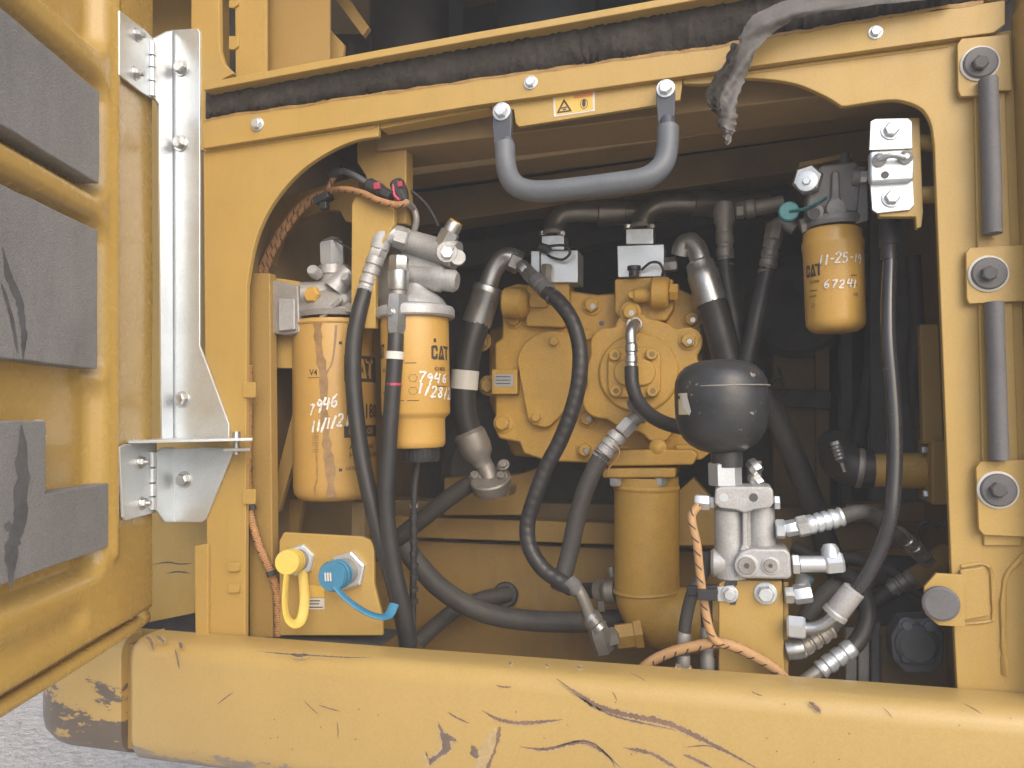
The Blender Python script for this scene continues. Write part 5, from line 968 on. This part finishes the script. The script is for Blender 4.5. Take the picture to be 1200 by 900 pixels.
A(h3, 'cast_body', stub((978, 267, .14), UP, 14, [(0, 32), (.3, 34), (.7, 33), (1, 26)], 26), AD); A(h3, 'cast_block', plate([(952, 205), (962, 193), (1004, 188), (1012, 200), (1012, 240), (1004, 262), (955, 264), (945, 250), (946, 225)], .12, .05), AD, .005)
A(h3, 'cast_rib', plate([(975, 200), (984, 200), (985, 230), (990, 244), (986, 254), (968, 254), (966, 244), (974, 230)], .108, .012), AD, .003)
A(h3, 'side_port', stub((957, 250, .115), FWD + RT * -.3, 8, [(0, 10), (.9, 9), (1, 7)], 18), AD); A(h3, 'port_bore', stub((955, 250, .104), FWD + RT * -.3, .4, [(0, 6), (1, 6)], 16), M_['dark'])
A(h3, 'front_port', stub((980, 245, .105), FWD, 5, [(0, 12), (.9, 11), (1, 9)], 20), AD)
A(h3, 'hex_plug', stub((947, 213, .12), FWD + RT * -.15, 14, [(0, 17), (.8, 17.5), (1, 15)], 6, .2), M_['steel']); A(h3, 'plug_ring', stub((945.5, 212.5, .097), FWD + RT * -.15, 2, [(0, 12), (.8, 12), (1, 10)], 20), M_['zinc']); A(h3, 'plug_tip', stub((945, 212.5, .094), FWD + RT * -.15, 3, [(0, 5), (1, 4)], 6), M_['zinc'])
A(h3, 'mount_ear', plate([(1008, 216), (1017, 210), (1018, 258), (1003, 262)], .11, .012), AD, .002); A(h3, 'top_sensor', cyl((990, 196, .14), (990, 180, .14), [(0, 8), (.5, 8), (.55, 5), (1, 5)], 14), M_['dark'])
A(h3, 'ear_shaft', cyl((1000, 207, .12), (1022, 207, .115), [(0, 11), (.6, 11), (.65, 8), (1, 8)], 18), AD); nut(h3, (1008, 207, .10), (1016, 207, .10), 7, M_['zinc'])
A(h3, 'grease_nipple', cyl((938, 266, .13), (952, 262, .13), [(0, 9), (.4, 9), (.5, 6), (1, 6)], 6), M_['steel_d']); A(h3, 'top_plate', plate([(937, 190), (998, 178), (998, 184), (937, 196)], .17, .04), M_['yellow_in'], .001)
tc = T('teal_port_cap', 'teal rubber port cap with strap left of the small filter head', 'cap', (932, 258, .11)); A(tc, 'dust_cap', stub((924, 249, .115), FWD, 7, [(0, 11.5), (.8, 11.5), (1, 10)], 20), M_['teal']); A(tc, 'strap', MB().tube([P(*q) for q in ((926, 248, .108), (942, 245, .104), (956, 239, .102), (968, 232, .106))], 4.5 * S(940, 245, .1), 8, 8, flat=.4), M_['teal'], ang=60)
lb_ = T('latch_bracket', 'bright silver stepped bracket with two bolts at the upper right', 'bracket', (1045, 250, .0)); Yl = .02
A(lb_, 'plate', plate([(1020, 142), (1026, 139), (1064, 138), (1069, 142), (1069.5, 174), (1018.5, 176)], Yl, .004), M_['zinc'], .001)
A(lb_, 'plate', plate([(1019.5, 215), (1070, 212), (1071.5, 240), (1066, 246), (1028, 250), (1022, 246)], Yl, .004), M_['zinc'], .001)
A(lb_, 'step', plate([(1019, 177), (1070, 174.5), (1072, 190), (1071, 211), (1020, 214), (1019, 205)], Yl - .012, .016), M_['zinc'], .004, segs=3)
bolt(lb_, (1044, 153, Yl), 8.5, M_['zinc']); bolt(lb_, (1045, 232, Yl), 8.5, M_['zinc'])
A(lb_, 'pin_bar', MB().tube([P(1030, 187, Yl - .02), P(1045, 182, Yl - .024), P(1061, 185, Yl - .02)], .0035, 10, 6), M_['steel'])
for x, y in ((1030, 188), (1061, 185)): A(lb_, 'rivet', stub((x, y, Yl - .012), FWD, 7, [(0, 8), (.5, 8), (.8, 5), (1, 3)], 16), M_['steel'])
A(lb_, 'slot', stub((1037, 205, Yl - .012), FWD, .4, [(0, 4.5), (1, 4.5)], 14), M_['dark'])
lp = T('latch_post', 'yellow mounting plate with two stubs behind the silver bracket', 'bracket', (1075, 265, .03)); A(lp, 'plate', plate([(1030, 140), (1078, 137), (1082, 248), (1080, 266), (1074, 268), (1073, 254), (1030, 254)], Yl + .0045, .012), M_['yellow'], .0015)
for y in (168, 229): A(lp, 'stub', cyl((1074, y, Yl + .02), (1100, y - 1, Yl + .02), [(0, 10), (.85, 10), (1, 9)], 18), M_['yellow_in'])

# ================================================================== right background pipework
yp = T('coolant_pipe', 'short yellow flanged pipe with rubber sleeve at the right', 'pipe', (1040, 570, .25)); A(yp, 'pipe_tube', cyl((1003, 551, .24), (1098, 552, .24), [(0, 18), (.03, 19.5), (.5, 19.5), (.52, 20.5), (1, 20.5)], 26), PM)
A(yp, 'flange', plate(rrect(1092, 516, 1112, 592, 4), .19, .09), M_['yellow_in'], .003)
for x, y in ((1086, 526), (1088, 580)): nut(yp, (x - 7, y, .22), (x + 7, y, .22), 6.5, M_['steel']); 
cs_ = T('rubber_sleeve_clamp', 'black rubber sleeve with worm clamp on the yellow pipe end', 'clamp', (990, 560, .25)); A(cs_, 'rubber_sleeve', MB().tube([P(1022, 550, .243), P(1006, 549, .243), P(994, 546, .25), P(984, 538, .27), P(980, 522, .31)], 22.5 * S(1000, 545, .25), 18, 6), M_['rubber'], ang=60)
A(cs_, 'clamp_band', cyl((1003, 548, .243), (1010, 549, .243), [(0, 23.2), (.5, 24), (1, 23.2)], 26), M_['steel_d']); A(cs_, 'clamp_screw', cyl((978, 517, .205), (990, 553, .205), [(0, 5), (.1, 6)] + [(.15 + .06 * i, 6.5 if i % 2 else 5) for i in range(8)] + [(.7, 2.5), (1, 2)], 10), M_['steel'])
d1 = T('hose_tee', 'grimy diagonal fitting with yellow sleeve behind the glossy hose', 'fitting', (1070, 690, .22)); A(d1, 'sleeve', cyl((1068, 680, .22), (1112, 650, .25), [(0, 12), (.6, 12), (.62, 15), (1, 15)], 16), M_['yellow_in']); ferrule(d1, (1040, 692, .22), (1070, 676, .22), 10.5, M_['steel_d'], 2); hose(d1, [(1010, 712, .22), (1030, 700, .22), (1046, 690, .22)], 10, M_['rubber_d'])
hose(d1, [(1080, 640, .20), (1076, 620, .20), (1086, 612, .20), (1102, 618, .2), (1110, 610, .2)], 2.4, M_['plug'], 'thin_wire', 8, 6); nut(d1, (1066, 640, .16), (1090, 660, .17), 9, M_['steel_d'])
fl2 = T('motor_flange', 'dark six sided flange with four bolts near the lower right post', 'flange', (1075, 790, .12)); A(fl2, 'flange_plate', plate([(1056, 726), (1096, 724), (1108, 744), (1106, 776), (1092, 790), (1060, 789), (1046, 772), (1044, 745)], .10, .04), M_['dark'], .004); A(fl2, 'center_boss', stub((1074, 755, .10), FWD, 8, [(0, 24), (.5, 23), (1, 18)], 28), M_['dark'])
for x, y in ((1062, 732), (1088, 733), (1061, 770), (1088, 771)): bolt(fl2, (x, y, .10), 6.5, M_['handle'] if y < 750 else M_['handle_tab'])
fp = T('mount_foot', 'pale grey upright plates beside the lower hose ferrule', 'mount', (1005, 790, .16))
for x in (991, 1006): A(fp, 'upright_plate', plate([(x, 735), (x + 13, 735), (x + 13, 800), (x, 800)], .16, .02), M_['alu_d'], .001)
A(fp, 'base_block', plate([(1032, 745), (1110, 740), (1112, 810), (1032, 810)], .18, .05), M_['yellow_dark'], .003); A(fp, 'rubber_block', plate([(1021, 730), (1032, 730), (1032, 805), (1021, 805)], .15, .05), M_['dark'], .003)

# ================================================================== cables and hoses far back at the right
for lb, pts, rr_, m_ in (('dark cable looping beside the dim engine panel', [(912, 430, .6), (918, 446, .6), (919, 458, .6), (910, 470, .6), (902, 462, .6), (905, 446, .6), (916, 440, .6)], 2.2, 'plug'),
        ('dim vertical hose behind the small yellow filter', [(1022, 300, .55), (1024, 380, .54), (1018, 450, .53), (1004, 520, .5)], 9, 'rubber_d'), ('dim upright hose left of the right post', [(1070, 300, .40), (1074, 370, .40), (1070, 440, .40), (1078, 500, .40)], 8, 'rubber_d'),
        ('dim hose crossing low behind the valve hoses', [(930, 640, .36), (960, 655, .34), (1000, 655, .33), (1040, 668, .32), (1090, 700, .3)], 8, 'rubber_d')):
    t = T('background_hose', lb, 'hose', pts[-1], 'black hydraulic hoses'); hose(t, pts, rr_, M_[m_])

# ================================================================== thin haze volume, added to veil the view and lift the shadows
hz = MB().box((0, 0, 1.0), (20, 20, 4.2))
hm = bpy.data.materials.new('shadow_lifting_haze'); hm.use_nodes = True; n_ = hm.node_tree.nodes; n_.remove(n_['Principled BSDF'])
pv = n_.new('ShaderNodeVolumePrincipled'); pv.inputs['Color'].default_value = (.92, .94, .97, 1); pv.inputs['Density'].default_value = .042; pv.inputs['Anisotropy'].default_value = 0.0
hm.node_tree.links.new(pv.outputs[0], n_['Material Output'].inputs['Volume'])
ho = A(None, 'haze', hz, hm); ho['kind'] = 'stuff'; ho['label'] = 'thin pale haze around the machine, added to lift the shadows'

# ================================================================== pieces that belong to a part go one level deeper
def sub(child, parent):
    for o in [q for q in COL.objects if q.name.split('.')[0] == child and q.parent and q.parent.type == 'EMPTY']:
        sib = [q for q in o.parent.children if q.name.split('.')[0] == parent and q is not o]
        if not sib: continue
        p = min(sib, key=lambda q: (WL[q.name] - WL[o.name]).length); o.parent = p; o.location = WL[o.name] - WL[p.name]
for kids, par in (('lettering logo handwriting oil_streak barcode print_rule print_mark turn_symbol drop_symbol black_box rolled_rim', 'filter_can'), ('name_plate_line', 'name_plate'), ('screw_socket', 'socket_screw'), ('bolt_tip', 'bolt'), ('port_plug plug_socket', 'plug_ring'),
        ('scuff', 'foam_pad'), ('paper_remnant chalk_mark', 'inner_skin'), ('scratch chip chipped_edge', 'skirt_panel'), ('decal_line', 'decal'), ('cap_mark strap', 'dust_cap'), ('yellow_field orange_header triangle_symbol hazard_symbol ring_symbol hand_symbol', 'backing'),
        ('label_mark peeled_label', 'label_plate'), ('lock_clip', 'plug_body'), ('collar_knurl', 'drain_collar'), ('tether_cap', 'tether'), ('hinge_knuckle', 'hinge_leaf'), ('rust_stain', 'rail_strip'), ('bare_patch', 'plate'), ('weld_ring', 'pipe_tube')):
    for k in kids.split(): sub(k, par)
for o in COL.objects:
    if o.name.split('.')[0] in ('collar_knurl', 'barcode'): o['kind'] = 'stuff'
